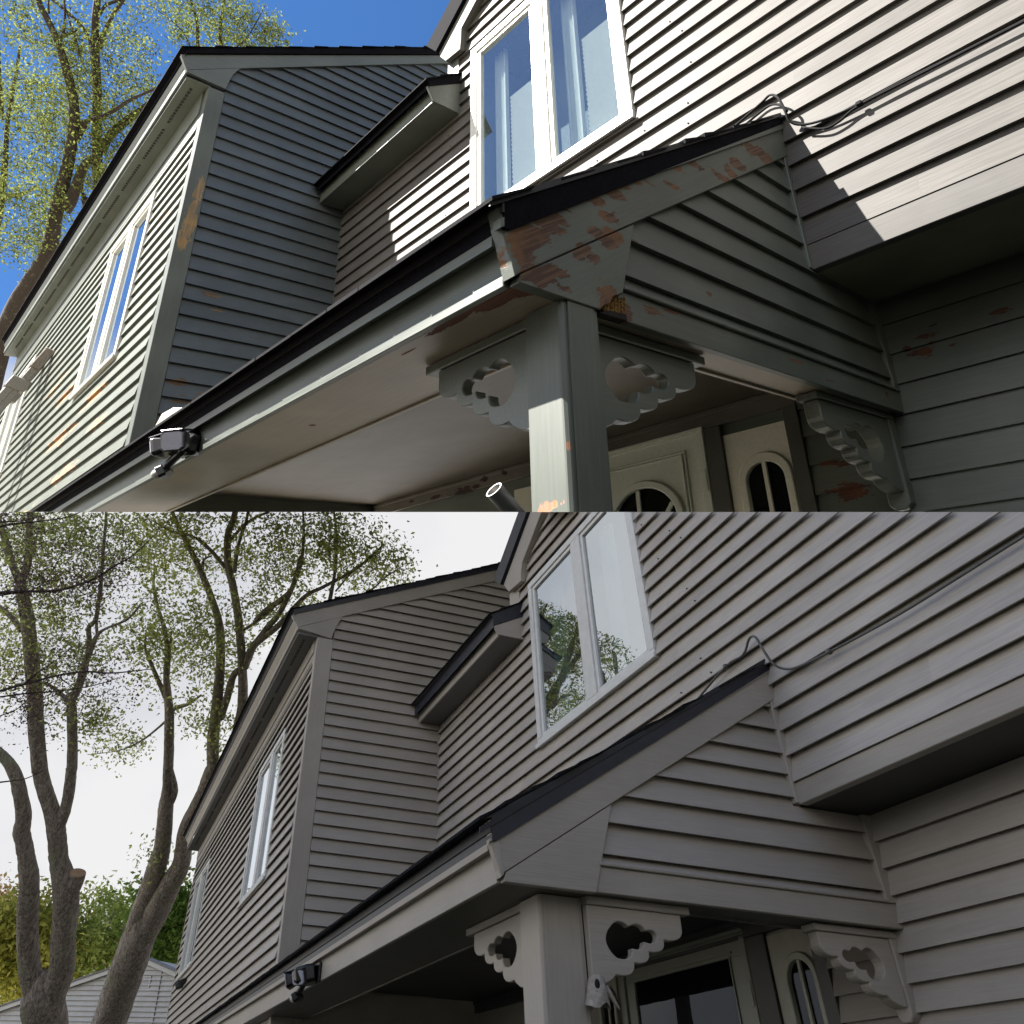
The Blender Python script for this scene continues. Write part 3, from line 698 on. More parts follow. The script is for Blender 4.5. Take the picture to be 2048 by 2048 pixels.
    obj('wing_frieze', [box(xl, xw - .09, ywf - .022, ywf, P['wfr'], P['wsof'] - .002), box(xl, xw - .09, ywf - .04, ywf - .023, P['wfr'] + .16, P['wsof'] - .002)], px, side, H, bevel=.003)
    wins = P['ww']
    fp = [(xl + .1, 1.25), (P['wfx'], 1.25), (P['wfx'], P['wfr']), (xl + .1, P['wfr'])]
    lowz = P['floor'] - .3 if P['floor'] is not None else -.6
    fw = obj('wing_front_wall', [prism([(xl + .1, lowz), (xw - .088, lowz), (xw - .088, min(w[2] for w in wins) + .02), (xl + .1, min(w[2] for w in wins) + .02)], 1, ywf + .006, ywf + .05),
                                 box(xl + .1, wins[1][0] + .02, ywf + .006, ywf + .05, 2.4, P['wsof']), box(wins[1][1] - .02, wins[0][0] + .02, ywf + .006, ywf + .05, 2.4, P['wsof']), box(wins[0][1] - .02, xw - .088, ywf + .006, ywf + .05, 2.4, P['wsof']),
                                 box(xl + .2, xw - .1, ywf + .006, ywf + .05, max(w[3] for w in wins) - .02, P['wsof'])], px, side, H)
    z00 = P['wf0'] - P['wfd'] * int((P['wf0'] - 1.3) / P['wfd']); nrow = int((P['wfr'] - z00) / P['wfd']) + 2
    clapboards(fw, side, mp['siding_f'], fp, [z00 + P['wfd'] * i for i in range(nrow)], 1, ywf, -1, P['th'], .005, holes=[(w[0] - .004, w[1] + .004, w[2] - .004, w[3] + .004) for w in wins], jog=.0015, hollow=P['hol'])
    obj('corner_board', box(xl, xl + .1, ywf - .03, ywf + .1, lowz, P['wsof']), pz, side, H)
    obj('wing_end_wall', box(xl, xl + .05, ywf + .11, 5.6, lowz, P['wsof']), py, side, H)
    for w in wins: window_part(side, H, P, w, ywf - .012, mats, None)
    # --- lower storey behind the porch
    cs = P['cas']; dr = P['door']
    lowb = lowz
    lw = obj('lower_wall', [box(cs[1], XR, Yl + .006, Yl + .05, lowb, t0 + .001), box(xw, cs[1], Yl + .02, Yl + .06, lowb, P['ceil'])], px, side, H)
    lp = [(cs[1] + .002, lowb), (XR, lowb), (XR, t0 - .003), (cs[1] + .002, t0 - .003)]
    clapboards(lw, side, mp['siding_l'], lp, sorted(P['lrow']), 1, Yl, -1, P['thl'], .004, jog=.0015, hollow=P['hol'])
    obj('porch_end_wall', box(xw - .02, xw + .002, ywf + .06, Yl + .07, lowb, P['ceil'] + .02), py, side, H)
    hz = cs[2]
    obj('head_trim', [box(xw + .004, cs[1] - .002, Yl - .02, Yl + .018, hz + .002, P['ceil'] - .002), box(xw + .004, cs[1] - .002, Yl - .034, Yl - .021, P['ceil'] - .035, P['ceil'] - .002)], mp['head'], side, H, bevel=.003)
    obj('door_casing', [box(cs[0], cs[1], Yl - .03, Yl + .015, lowb, hz)], mp['dark_trim'], side, H, bevel=.003)
    obj('door_casing', [box(dr['jamb'][0] + .002, dr['jamb'][1] - .002, Yl - .015, Yl + .015, lowb, hz)], mp['dark_trim'], side, H, bevel=.003)
    for (a, b, top, cx, to, ro, ti, ri) in P['sl']:
        s = obj('sidelight', holed([(a, lowb), (b, lowb), (b, top), (a, top)], [stadium(cx, ti, ri, lowb + .5)], 1, Yl + .002, Yl + .03), mp['cream'], side, H)
        if s is None: continue
        obj('window_ring', holed(stadium(cx, to, ro, lowb + .35), [stadium(cx, ti, ri, lowb + .45)], 1, Yl - .018, Yl + .002), mp['cream'], side, s, bevel=.006)
        obj('pane', prism(stadium(cx, ti + .005, ri + .005, lowb + .4), 1, Yl + .012, Yl + .016), mp['darkpane'], side, s)
        obj('muntin', box(cx - .012, cx + .012, Yl - .004, Yl + .010, lowb + .4, ti), mp['cream'], side, s)
    xa, xb = dr['x']; top = dr['top']
    fwd = .055
    D = obj('storm_door', [box(xa, xb, Yl - .02, Yl + .018, top - .03, top), box(xa, xa + fwd, Yl - .02, Yl + .018, lowb, top - .03), box(xb - fwd, xb, Yl - .02, Yl + .018, lowb, top - .03)], mp['doorw'], side, H, bevel=.004)
    if D is not None:
        obj('drip_cap', box(xa - .015, xb + .01, Yl - .035, Yl - .021, top - .012, top + .01), mp['doorw'], side, D, bevel=.003)
        obj('hinge', box(xb - .05, xb - .012, Yl - .026, Yl - .0205, top - .44, top - .29), mp['doorw'], side, D, bevel=.002)
        if dr['glass'] is None:
            cx, ro, ri, to, ti = -2.97, .31, .255, .941, .885
            obj('door_leaf', holed([(xa + fwd, lowb), (xb - fwd, lowb), (xb - fwd, top - .03), (xa + fwd, top - .03)], [stadium(cx, ti, ri, lowb + .3, 20)], 1, Yl + .0, Yl + .018), mp['doorw'], side, D)
            m0, m1 = -3.45, -2.607
            for q, pr in ((0, .012), (.022, .016)):
                obj('panel_moulding', [box(m0 + q, m1 - q, Yl - pr, Yl - .001, 1.09 - q - .016, 1.09 - q), box(m1 - q - .016, m1 - q, Yl - pr, Yl - .001, lowb, 1.09 - q - .016), box(m0 + q, m0 + q + .016, Yl - pr, Yl - .001, lowb, 1.09 - q - .016)], mp['doorw'], side, D, bevel=.005)
            obj('window_ring', holed(stadium(cx, to, ro, lowb + .2, 20), [stadium(cx, ti, ri, lowb + .25, 20)], 1, Yl - .024, Yl - .002), mp['doorw'], side, D, bevel=.008)
            obj('pane', prism(stadium(cx, ti + .004, ri + .004, lowb + .2, 20), 1, Yl + .009, Yl + .013), mp['darkpane'], side, D)
            obj('muntin', box(cx - .06, cx - .03, Yl - .006, Yl + .008, lowb + .2, ti - .01), mp['doorw'], side, D)
            obj('muntin', prism([(cx + .02, .5), (cx + .05, .5), (cx + .23, .74), (cx + .205, .755)], 1, Yl - .006, Yl + .008), mp['doorw'], side, D)
        else:
            g0, g1, gt = dr['glass']
            obj('door_leaf', [box(xa + fwd, xb - fwd, Yl - .002, Yl + .016, gt, top - .03), box(xa + fwd, g0, Yl - .002, Yl + .016, lowb, gt), box(g1, xb - fwd, Yl - .002, Yl + .016, lowb, gt)], mp['doorw'], side, D, bevel=.003)
            obj('glass_bead', [box(g0 - .04, g1 + .04, Yl - .014, Yl - .003, gt + .022, gt + .04), box(g0 - .02, g1 + .02, Yl - .012, Yl - .003, gt, gt + .014), box(g1, g1 + .014, Yl - .012, Yl - .003, lowb, gt), box(g0 - .014, g0, Yl - .012, Yl - .003, lowb, gt)], mp['doorw'], side, D, bevel=.003)
            obj('pane', box(g0, g1, Yl + .004, Yl + .008, lowb, gt), mp['darkpane'], side, D)
            for q in (.08, .13):
                obj('muntin', [box(g0 + .12, g1 - .02, Yl + .04, Yl + .045, gt - q - .006, gt - q)], mp['muntin'], side, D)
                obj('muntin', [box(g1 - .08 - q, g1 - .072 - q, Yl + .04, Yl + .045, lowb, gt - .02)], mp['muntin'], side, D)
            obj('inner_door', box(g0, g1, Yl + .07, Yl + .08, lowb, gt), mp['room'], side, D)
    if P['floor'] is not None:
        obj('porch_floor', box(xw, xr, yf, Yl, P['floor'] - .1, P['floor']), mp['floor'], side, H)
    return H

WHITE = (.74, .74, .70)
def mats_a():
    C = (.118, .135, .112)
    m = {}
    PK = dict(rough=.46, spec=.75, grain=.55, dirt=.16)
    m['px'] = paint('weathered_paint', C, 0, **PK); m['py'] = paint('weathered_paint', C, 1, **PK); m['pz'] = paint('weathered_paint', C, 2, **PK)
    m['siding_x'] = paint('weathered_siding', (.128, .121, .112), 0, rough=.62, spec=.16, grain=1.0, dirt=.14)
    m['skirt'] = paint('weathered_skirt', (.145, .140, .131), 0, rough=.62, spec=.16, grain=.5, dirt=.14)
    m['siding_f'] = paint('weathered_front_siding', C, 0, rough=.55, spec=.3, grain=.8, dirt=.14, ragged=1.5, wood=((.30, .17, .10), (.42, .27, .16)),
        peel=[(-8.0, 1.49, 2.75, .45, .1, .06), (-9.2, 1.49, 2.55, .6, .1, .07), (-7.4, 1.49, 2.3, .3, .1, .06), (-9.7, 1.49, 3.25, .4, .1, .07), (-8.6, 1.49, 1.95, .5, .1, .06), (-6.8, 1.49, 4.6, .12, .1, .05), (-6.9, 1.49, 3.5, .1, .1, .05), (-10.4, 1.49, 3.7, .5, .1, .06), (-10.3, 1.49, 1.75, .5, .1, .07)])
    m['siding_y'] = paint('weathered_shaded_siding', (C[0] * .78, C[1] * .82, C[2] * 1.06), 1, grain=.4, dirt=.2, spec=.5, rough=.5, wood=((.10, .06, .04), (.20, .14, .09)),  # same paint, with the wall's bluish shade mixed into the colour
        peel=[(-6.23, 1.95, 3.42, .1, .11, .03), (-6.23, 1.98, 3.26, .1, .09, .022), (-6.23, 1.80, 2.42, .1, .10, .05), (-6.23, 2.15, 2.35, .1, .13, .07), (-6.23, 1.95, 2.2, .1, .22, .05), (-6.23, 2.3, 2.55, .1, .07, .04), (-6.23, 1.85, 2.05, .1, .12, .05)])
    m['cboard'] = paint('weathered_corner_board', C, 2, grain=.4, dirt=.2, wood=((.22, .16, .09), (.32, .24, .14)), ragged=1.1,
        peel=[(-6.22, 1.60, 4.25, .2, .07, .35), (-6.22, 1.61, 4.65, .2, .05, .2), (-6.22, 1.58, 3.95, .2, .05, .12)])
    m['siding_l'] = paint('weathered_low_siding', C, 0, grain=.4, dirt=.2, wood=((.05, .022, .016), (.13, .055, .035)),
        peel=[(-1.13, 3.83, 1.31, .06, .1, .035), (-1.10, 3.83, 1.40, .05, .1, .016), (-1.2, 3.83, 1.36, .02, .1, .02), (-.75, 3.83, 1.42, .05, .1, .014), (-1.05, 3.83, 1.45, .05, .1, .018), (-1.68, 3.83, .60, .12, .1, .05), (-1.64, 3.83, .78, .05, .1, .02), (-1.72, 3.83, .80, .06, .1, .016), (-1.58, 3.83, .76, .03, .1, .02), (-1.0, 3.83, 1.31, .03, .1, .012)])
    red = ((.095, .052, .034), (.185, .112, .072))
    m['rake'] = paint('peeling_rake', C, 1, grain=.4, dirt=.2, spec=.45, wood=red, ragged=1.0, tilt=.64, peel=[[-1.28,1.31,1.266,0.1,0.098,0.034],[-1.28,1.364,1.307,0.1,0.078,0.029],[-1.28,1.259,1.208,0.1,0.072,0.039],[-1.28,1.226,1.169,0.1,0.065,0.039],[-1.28,1.214,1.123,0.1,0.058,0.058],[-1.28,1.208,1.096,0.1,0.052,0.039],[-1.28,1.574,1.47,0.1,0.065,0.031],[-1.28,1.656,1.544,0.1,0.091,0.029],[-1.28,1.736,1.616,0.1,0.078,0.026],[-1.28,1.802,1.667,0.1,0.052,0.018],[-1.28,1.602,1.42,0.1,0.058,0.023],[-1.28,2.092,1.875,0.1,0.052,0.021],[-1.28,2.213,1.964,0.1,0.078,0.026],[-1.28,2.023,1.756,0.1,0.065,0.013],[-1.28,1.883,1.698,0.1,0.039,0.01],[-1.28,2.433,1.986,0.1,0.104,0.029],[-1.28,2.578,2.149,0.1,0.065,0.039],[-1.28,2.504,2.065,0.1,0.052,0.039],[-1.28,2.829,2.352,0.1,0.143,0.065],[-1.28,2.903,2.352,0.1,0.104,0.052],[-1.28,1.347,1.325,0.1,0.078,0.013],[-1.28,1.396,1.363,0.1,0.065,0.01],[-1.28,1.488,1.224,0.1,0.072,0.039],[-1.28,1.455,1.196,0.1,0.046,0.033],[-1.28,1.583,1.306,0.1,0.065,0.034],[-1.28,1.633,1.343,0.1,0.046,0.023],[-1.28,1.35,1.084,0.1,0.058,0.029],[-1.28,1.315,1.047,0.1,0.065,0.026],[-1.28,1.293,1.02,0.1,0.052,0.021],[-1.28,1.273,1.053,0.1,0.039,0.046],[-1.28,1.237,1.041,0.1,0.039,0.039],[-1.28,1.38,1.032,0.1,0.046,0.026],[-1.28,1.59,1.066,0.1,0.052,0.065],[-1.28,1.621,1.059,0.1,0.039,0.065]])
    m['frieze'] = paint('peeling_frieze', C, 1, grain=.5, dirt=.22, wood=red, peel=[(-1.29, 1.83, 1.075, .1, .05, .020), (-1.29, 1.93, 1.105, .1, .06, .015), (-1.29, 3.05, 1.03, .1, .06, .012), (-1.29, 2.75, 1.08, .1, .08, .008), (-1.29, 3.66, 1.07, .1, .02, .02), (-1.29, 1.67, 1.03, .1, .03, .04)])
    m['gable'] = paint('gable_siding', C, 1, grain=.35, dirt=.24, wood=((.10, .06, .03), (.17, .11, .06)), peel=[(-1.29, 1.72, 1.37, .1, .06, .009), (-1.29, 2.2, 1.27, .1, .022, .02)])
    m['fascia'] = paint('porch_fascia', C, 0, grain=.6, dirt=.2)
    S = (.36, .30, .22)
    m['soffit'] = paint('peeling_soffit', S, 0, grain=.3, dirt=.2, wood=((.12, .045, .03), (.2, .09, .055)), ragged=.9, peel=[(-1.42, 1.23, 1.0, .14, .035, .1), (-1.60, 1.225, 1.0, .14, .022, .1), (-1.30, 1.25, 1.0, .08, .05, .1), (-1.9, 1.26, 1.0, .05, .006, .1), (-2.9, 1.43, 1.0, .02, .02, .1)])
    m['soffit2'] = paint('side_soffit', S, 1, grain=.3, dirt=.2); m['soffit3'] = paint('eave_soffit', C, 0, grain=.3, dirt=.2)
    m['ceiling'] = paint('porch_ceiling', (.115, .097, .074), 0, grain=.15, dirt=.3)
    m['oversoffit'] = paint('overhang_soffit', (.32, .28, .22), 0, grain=.15, dirt=.3)
    m['post'] = paint('porch_post', C, 2, grain=.45, dirt=.2, wood=((.3, .13, .07), (.4, .2, .12)), ragged=1.2, peel=[(-1.36, 1.378, .325, .05, .05, .02), (-1.40, 1.378, .31, .02, .05, .02), (-1.302, 1.385, .50, .012, .02, .04)])
    m['wrake'] = m['py']; m['brk'] = m['py']
    m['head'] = paint('peeling_head_trim', (.15, .135, .115), 0, wood=((.012, .008, .007), (.05, .02, .015)), peel=[(-4.85, 3.82, 1.22, .16, .1, .035), (-5.2, 3.82, 1.235, .08, .1, .02), (-4.55, 3.82, 1.27, .05, .1, .03), (-4.3, 3.82, 1.30, .03, .1, .03), (-4.65, 3.82, 1.23, .1, .1, .02), (-5.6, 3.82, 1.26, .04, .1, .01)])
    m['dark_trim'] = paint('door_trim', (.10, .10, .085), 2)
    m['cream'] = flat('cream_panel', (.74, .72, .60), .4, noise=.05); m['doorw'] = flat('door_white', (.70, .72, .62), .35, noise=.05)
    m['white'] = flat('white_frame', (.72, .72, .68), .35, noise=.05, bump=.03)
    m['roof'] = flat('shingle_black', (.016, .016, .018), .95, spec=.08, noise=.4, scale=60, bump=.5); m['band'] = flat('roof_edge_black', (.008, .008, .011), .9, spec=.05, noise=.2); m['drip'] = flat('drip_metal', (.03, .03, .032), .5, spec=.3)
    m['nail'] = flat('nail_dark', (.03, .028, .025), .8); m['blind'] = flat('white_blind', (.75, .80, .78), .7, noise=.04, bump=.02)
    m['pane'] = glass('window_glass_clear', (.93, .96, .95), .12, dirt=.06, gain=1.5); m['darkpane'] = glass('dark_glass', (.3, .33, .33), .0, dirt=.01, gain=.55)
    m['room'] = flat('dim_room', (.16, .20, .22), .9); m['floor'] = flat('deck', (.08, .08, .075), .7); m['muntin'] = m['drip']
    return m
def mats_b():
    C = (.385, .350, .305); m = {}
    PK = dict(rough=.45, spec=.35, grain=.22, dirt=.06)
    m['px'] = paint('fresh_paint', C, 0, **PK); m['py'] = paint('fresh_paint', C, 1, **PK); m['pz'] = paint('fresh_paint', C, 2, **PK)
    m['siding_x'] = paint('fresh_siding', (C[0] * 1.2, C[1] * 1.2, C[2] * 1.2), 0, rough=.42, spec=.4, grain=.45, dirt=.08); m['siding_f'] = m['siding_x']  # same paint, lightened in colour for the stronger light on these walls
    m['siding_y'] = paint('fresh_siding', C, 1, rough=.4, spec=.5, grain=.22, dirt=.05); m['cboard'] = m['pz']; m['siding_l'] = m['px']
    m['rake'] = m['py']; m['frieze'] = m['py']; m['gable'] = m['siding_y']; m['fascia'] = m['px']
    m['soffit'] = paint('fresh_shaded_soffit', (.10, .095, .085), 0, dirt=.08); m['soffit2'] = m['soffit']; m['soffit3'] = paint('fresh_shaded_eave', (.13, .125, .12), 0, dirt=.08)  # soffit shade is put into these darker tones
    m['ceiling'] = paint('shaded_ceiling', (.05, .05, .052), 0); m['oversoffit'] = paint('shaded_overhang', (.05, .05, .052), 0)  # deep shade under porch and overhang painted in as near-black colour
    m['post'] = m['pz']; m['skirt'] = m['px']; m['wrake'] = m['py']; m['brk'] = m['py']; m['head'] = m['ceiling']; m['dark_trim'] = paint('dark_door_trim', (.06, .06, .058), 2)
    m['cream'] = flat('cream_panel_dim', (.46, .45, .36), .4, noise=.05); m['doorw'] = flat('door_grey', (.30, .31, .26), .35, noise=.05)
    m['white'] = flat('white_frame_new', (.66, .66, .63), .35, noise=.05, bump=.03)
    m['roof'] = MATS['shingle_black']; m['band'] = flat('roof_edge_navy', (.014, .016, .026), .4, noise=.2); m['drip'] = MATS['drip_metal']
    m['nail'] = MATS['nail_dark']; m['blind'] = MATS['white_blind']; m['pane'] = glass('window_glass_new', (.5, .62, .60), .30, dirt=.02, wobble=.05); m['darkpane'] = MATS['dark_glass']
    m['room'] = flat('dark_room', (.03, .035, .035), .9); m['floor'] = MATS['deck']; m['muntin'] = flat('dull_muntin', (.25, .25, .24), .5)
    return m
MA = mats_a(); MB = mats_b()
build_house(A, HOUSE_A, 'clapboard_house', 'weathered grey-green clapboard house with peeling paint in full sun', MA, True, WHITE, (0, .62, .35, .22))
build_house(B, HOUSE_B, 'clapboard_house', 'freshly painted dark grey clapboard house under a white overcast sky', MB, False, WHITE, (0, 0, .35, .3))
# ------------------------------------------------------------------ trees
def star_leaves(c, n, spread, size):
    p = c + rng.normal(0, 1, (n, 3)) * spread
    a = rng.normal(0, 1, (n, 3)); a /= np.linalg.norm(a, axis=1)[:, None]
    b = np.cross(a, rng.normal(0, 1, (n, 3))); b /= np.linalg.norm(b, axis=1)[:, None] + 1e-9
    s = rng.uniform(*size, n)[:, None]
    nrm = np.cross(a, b) * s * .25
    return np.stack([p - a * s, p + b * s * .5 + nrm, p + a * s, p - b * s * .5 + nrm], 1)

def leaf_mesh(name, quads, mat, side, parent, clump_tone=None):
    q = quads
    if side.sign:
        ok = (((q.reshape(-1, 3) - EYE) @ DOWN * side.sign).reshape(-1, 4) > -.012).all(1)
        q = q[ok]
        if clump_tone is not None: clump_tone = clump_tone[ok]
    n = len(q); me = bpy.data.meshes.new(name)
    me.vertices.add(n * 4); me.vertices.foreach_set('co', q.reshape(-1).astype(np.float32))
    me.loops.add(n * 4); me.loops.foreach_set('vertex_index', np.arange(n * 4, dtype=np.int32))
    me.polygons.add(n); me.polygons.foreach_set('loop_start', np.arange(0, n * 4, 4, dtype=np.int32))
    at = me.attributes.new('tone', 'FLOAT', 'FACE')
    t = rng.uniform(0, 1, n) if clump_tone is None else np.clip(clump_tone + rng.normal(0, .18, n), 0, 1)
    at.data.foreach_set('value', t.astype(np.float32))
    me.update(); me.validate(); me.materials.append(mat)
    o = bpy.data.objects.new(name, me); o['kind'] = 'stuff'
    return link(o, side, parent)

def tree(name, label, side, limbs, crown, bk, lf, s=1.0, leaves=45, size=(.035, .065), spread=.26, group=None, twig=.011, sides=10, root=None, wander=.25, twig_seg=4):
    base = limbs[0][0] if root is None else root
    T = thing(name, label, 'tree', side, base[:3], group)
    nodes = []
    for i, L in enumerate(limbs):
        big = max(p[3] for p in L)
        o = obj('trunk' if i == 0 else 'limb', tube(L, sides if big > .05 * s else 6, 6, .085), bk, side, T, smooth=True, world=True)
        nodes.append(catmull(L, 8)[:, :3])
    nodes = np.concatenate(nodes); tw = []; quads = []; tones = []
    for (c, r, n) in crown:
        c = np.array(c); r = np.array(r)
        d = rng.normal(0, 1, (n, 3)); d /= np.linalg.norm(d, axis=1)[:, None]
        pts = c + d * (rng.uniform(0.02, 1, n) ** (1 / 2.6))[:, None] * r
        dist = np.min(np.linalg.norm(pts[:, None] - nodes[None], axis=2), axis=1)
        for p in pts[np.argsort(dist)]:
            dd = np.linalg.norm(nodes - p, axis=1) + .6 * np.maximum(0, nodes[:, 2] - p[2])
            k = int(np.argmin(dd)); q = nodes[k]; ln = np.linalg.norm(p - q)
            if ln > .05 * s:
                sag = rng.normal(0, wander, (2, 3)) * ln * .5; up = np.array((0, 0, .12 * ln))
                a = q + (p - q) * .35 + sag[0] * .6 + up; b = q + (p - q) * .72 + sag[1] * .6 + up * .5
                r0 = min(twig * 2.0, twig * (.8 + .25 * ln / s)) * s ** 0 * 1.0
                tw.append(tube([(*q, r0), (*a, r0 * .75), (*b, r0 * .55), (*p, r0 * .3)], twig_seg, 2, 0, cap=False))
                nodes = np.concatenate([nodes, [a, b, p]])
                for m in (a, b):
                    if ln > .5 * s:
                        quads.append(star_leaves(m, leaves // 3, spread * .7, size)); tones.append(np.full(leaves // 3, rng.uniform(0, 1)))
            quads.append(star_leaves(p, leaves, spread * rng.uniform(.6, 1.25), size)); tones.append(np.full(leaves, rng.uniform(0, 1)))
    if tw:
        o = obj('twig', tw, bk, side, T, world=True)
        if o: o['kind'] = 'stuff'
    if quads: leaf_mesh('foliage', np.concatenate(quads), lf, side, T, np.concatenate(tones))
    return T

BARK_A = bark('sunlit_bark', (.022, .018, .016), (.075, .062, .052), .15)
BARK_B = bark('grey_bark', (.15, .126, .105), (.48, .42, .36), .7)
LEAF_A = leafm('yellow_green_leaf', (.07, .088, .028), (.24, .28, .075), .5)
LEAF_B = leafm('fresh_green_leaf', (.22, .25, .08), (.56, .62, .20), .65)
BUD = leafm('red_bud', (.10, .065, .06), (.22, .15, .14), .3)
FREEA = Side(np.eye(3), -1, SUNNY)
SZ = 4.0  # these trees: points from image pixels, enlarged about the camera with the house
g = 'spring trees beyond the weathered house'
kw = dict(bk=BARK_A, lf=LEAF_A, s=SZ, size=(.11, .24), spread=.95, twig=.04, leaves=44)
tree('maple_tree', 'leaning twin-stemmed tree in sunlit yellow leaf at the left end of the weathered roof', FREEA, *[{"limbs":[[[-56.328,57.418,58.525,1.06],[-53.935,52.872,64.686,0.989],[-51.515,49.588,69.137,0.883],[-48.131,46.603,73.182,0.791],[-46.72,43.522,77.358,0.693],[-45.177,40.546,81.392,0.579],[-44.385,38.05,84.774,0.537],[-44.619,35.941,87.632,0.466],[-45.521,33.391,91.087,0.367],[-46.639,31.675,93.414,0.325],[-47.514,30.387,95.16,0.297],[-48.03,28.269,98.03,0.212]],[[-45.639,33.136,91.434,0.254],[-45.107,32.732,91.981,0.212],[-43.885,32.519,92.27,0.113],[-43.149,32.206,92.693,0.071]],[[-45.185,32.814,91.87,0.184],[-44.789,31.566,93.562,0.127],[-44.756,29.634,96.18,0.085]],[[-46.029,43.712,77.1,0.671],[-45.122,43.068,77.972,0.601],[-43.677,41.182,80.529,0.438],[-42.781,40.664,81.231,0.353],[-42.064,40.561,81.371,0.283]],[[-44.007,38.566,84.074,0.311],[-43.271,38.253,84.498,0.212],[-42.123,38.08,84.733,0.184],[-40.536,37.752,85.177,0.17],[-38.058,36.949,86.266,0.155],[-35.17,36.327,87.11,0.113]],[[-44.224,39.399,82.945,0.283],[-43.301,38.588,84.044,0.212],[-42.669,37.852,85.042,0.099]],[[-46.46,31.261,93.975,0.127],[-46.485,30.755,94.66,0.099],[-46.269,29.922,95.789,0.071]],[[-43.457,34.045,90.201,0.127],[-43.719,33.029,91.579,0.113],[-44.263,32.003,92.969,0.099],[-44.595,30.984,94.35,0.071]]],"crown":[[[-48.754,34.152,90.056],[5.867,7.5,8.0],105],[[-44.476,39.997,82.135],[4.8,7.5,7.467],90],[[-49.612,43.638,77.2],[3.733,6.0,5.867],51]]}[k] for k in ('limbs', 'crown')], group=g, **kw)
tree('maple_tree', 'tall straight dark trunk with forked top rising behind the weathered roof slope', FREEA, *[{"limbs":[[[-45.314,47.052,79.31,0.549],[-44.433,44.698,82.501,0.534],[-44.244,41.792,86.439,0.519],[-43.852,38.275,91.206,0.49],[-43.894,35.45,95.034,0.46],[-43.636,33.429,97.774,0.401],[-43.295,32.116,99.553,0.371],[-42.948,29.921,102.528,0.267]],[[-44.232,35.086,95.527,0.223],[-44.886,34.095,96.871,0.193],[-46.28,33.08,98.247,0.178],[-48.259,31.958,99.767,0.163],[-49.249,31.397,100.528,0.104]],[[-43.441,35.376,95.134,0.267],[-42.671,34.254,96.656,0.237],[-41.522,33.055,98.28,0.193],[-40.405,32.208,99.428,0.163],[-39.569,31.176,100.827,0.089]],[[-43.16,33.091,98.232,0.193],[-42.363,32.499,99.034,0.163],[-40.85,32.194,99.447,0.148],[-39.172,31.718,100.092,0.089]],[[-43.773,42.337,85.701,0.445],[-43.191,41.649,86.633,0.445],[-42.542,41.052,87.442,0.46],[-41.145,40.391,88.338,0.43],[-39.143,39.616,89.388,0.371],[-37.75,38.999,90.225,0.267]],[[-45.896,45.269,81.727,0.445],[-45.647,45.806,80.999,0.371],[-46.145,44.732,82.455,0.178],[-46.314,43.315,84.376,0.148]],[[-43.328,39.88,89.03,0.148],[-41.806,39.487,89.563,0.134],[-39.964,38.84,90.44,0.134],[-36.921,38.055,91.504,0.104]]],"crown":[[[-41.716,36.495,93.618],[5.6,7.5,8.4],90],[[-39.989,42.21,85.872],[4.48,6.0,5.04],63],[[-43.382,30.116,102.264],[11.2,6.0,3.36],36]]}[k] for k in ('limbs', 'crown')], group=g, **kw)
tree('maple_tree', 'thin upright stems in pale yellow leaf above the ridge of the weathered wing', FREEA, *[{"limbs":[[[-33.955,46.275,100.575,0.339],[-33.76,42.248,106.033,0.288],[-34.041,39.717,109.462,0.22],[-33.306,37.22,112.847,0.17],[-32.954,35.214,115.566,0.119]],[[-37.681,46.156,100.736,0.305],[-37.317,42.134,106.187,0.254],[-36.875,39.123,110.268,0.204],[-37.54,37.085,113.03,0.153],[-38.035,35.052,115.785,0.102]],[[-37.317,42.134,106.187,0.119],[-38.774,39.466,109.803,0.085],[-42.497,37.431,112.561,0.068]],[[-33.857,41.438,107.131,0.102],[-30.869,40.323,108.642,0.085],[-28.842,38.572,111.014,0.068],[-28.092,37.789,112.075,0.051]]],"crown":[[[-35.543,38.671,110.881],[5.44,6.0,4.8],96],[[-29.912,40.182,108.833],[3.52,4.5,2.688],39],[[-27.338,40.074,108.979],[1.792,3.0,1.792],15],[[-37.437,34.805,116.12],[7.68,6.0,3.84],21]]}[k] for k in ('limbs', 'crown')], group=g, **{**kw, 'size': (.12, .25)})
tree('maple_tree', 'slender leafy stems at the far edge beside the leaning twin-stemmed tree', FREEA, *[{"limbs":[[[-59.283,50.765,81.015,0.544],[-57.862,47.113,85.965,0.373],[-57.147,44.363,89.693,0.311],[-56.586,41.607,93.427,0.233],[-55.371,38.503,97.634,0.202],[-54.73,36.582,100.237,0.124]],[[-58.034,47.292,85.722,0.311],[-57.069,46.953,86.181,0.311],[-55.349,46.87,86.295,0.202],[-53.424,46.238,87.151,0.124]],[[-57.207,41.587,93.454,0.233],[-57.301,39.181,96.715,0.202],[-57.173,36.042,100.969,0.155]]],"crown":[[[-56.999,42.344,92.429],[3.52,6.0,9.387],54],[[-55.317,49.723,82.428],[3.52,6.0,4.107],30]]}[k] for k in ('limbs', 'crown')], group=g, **kw)

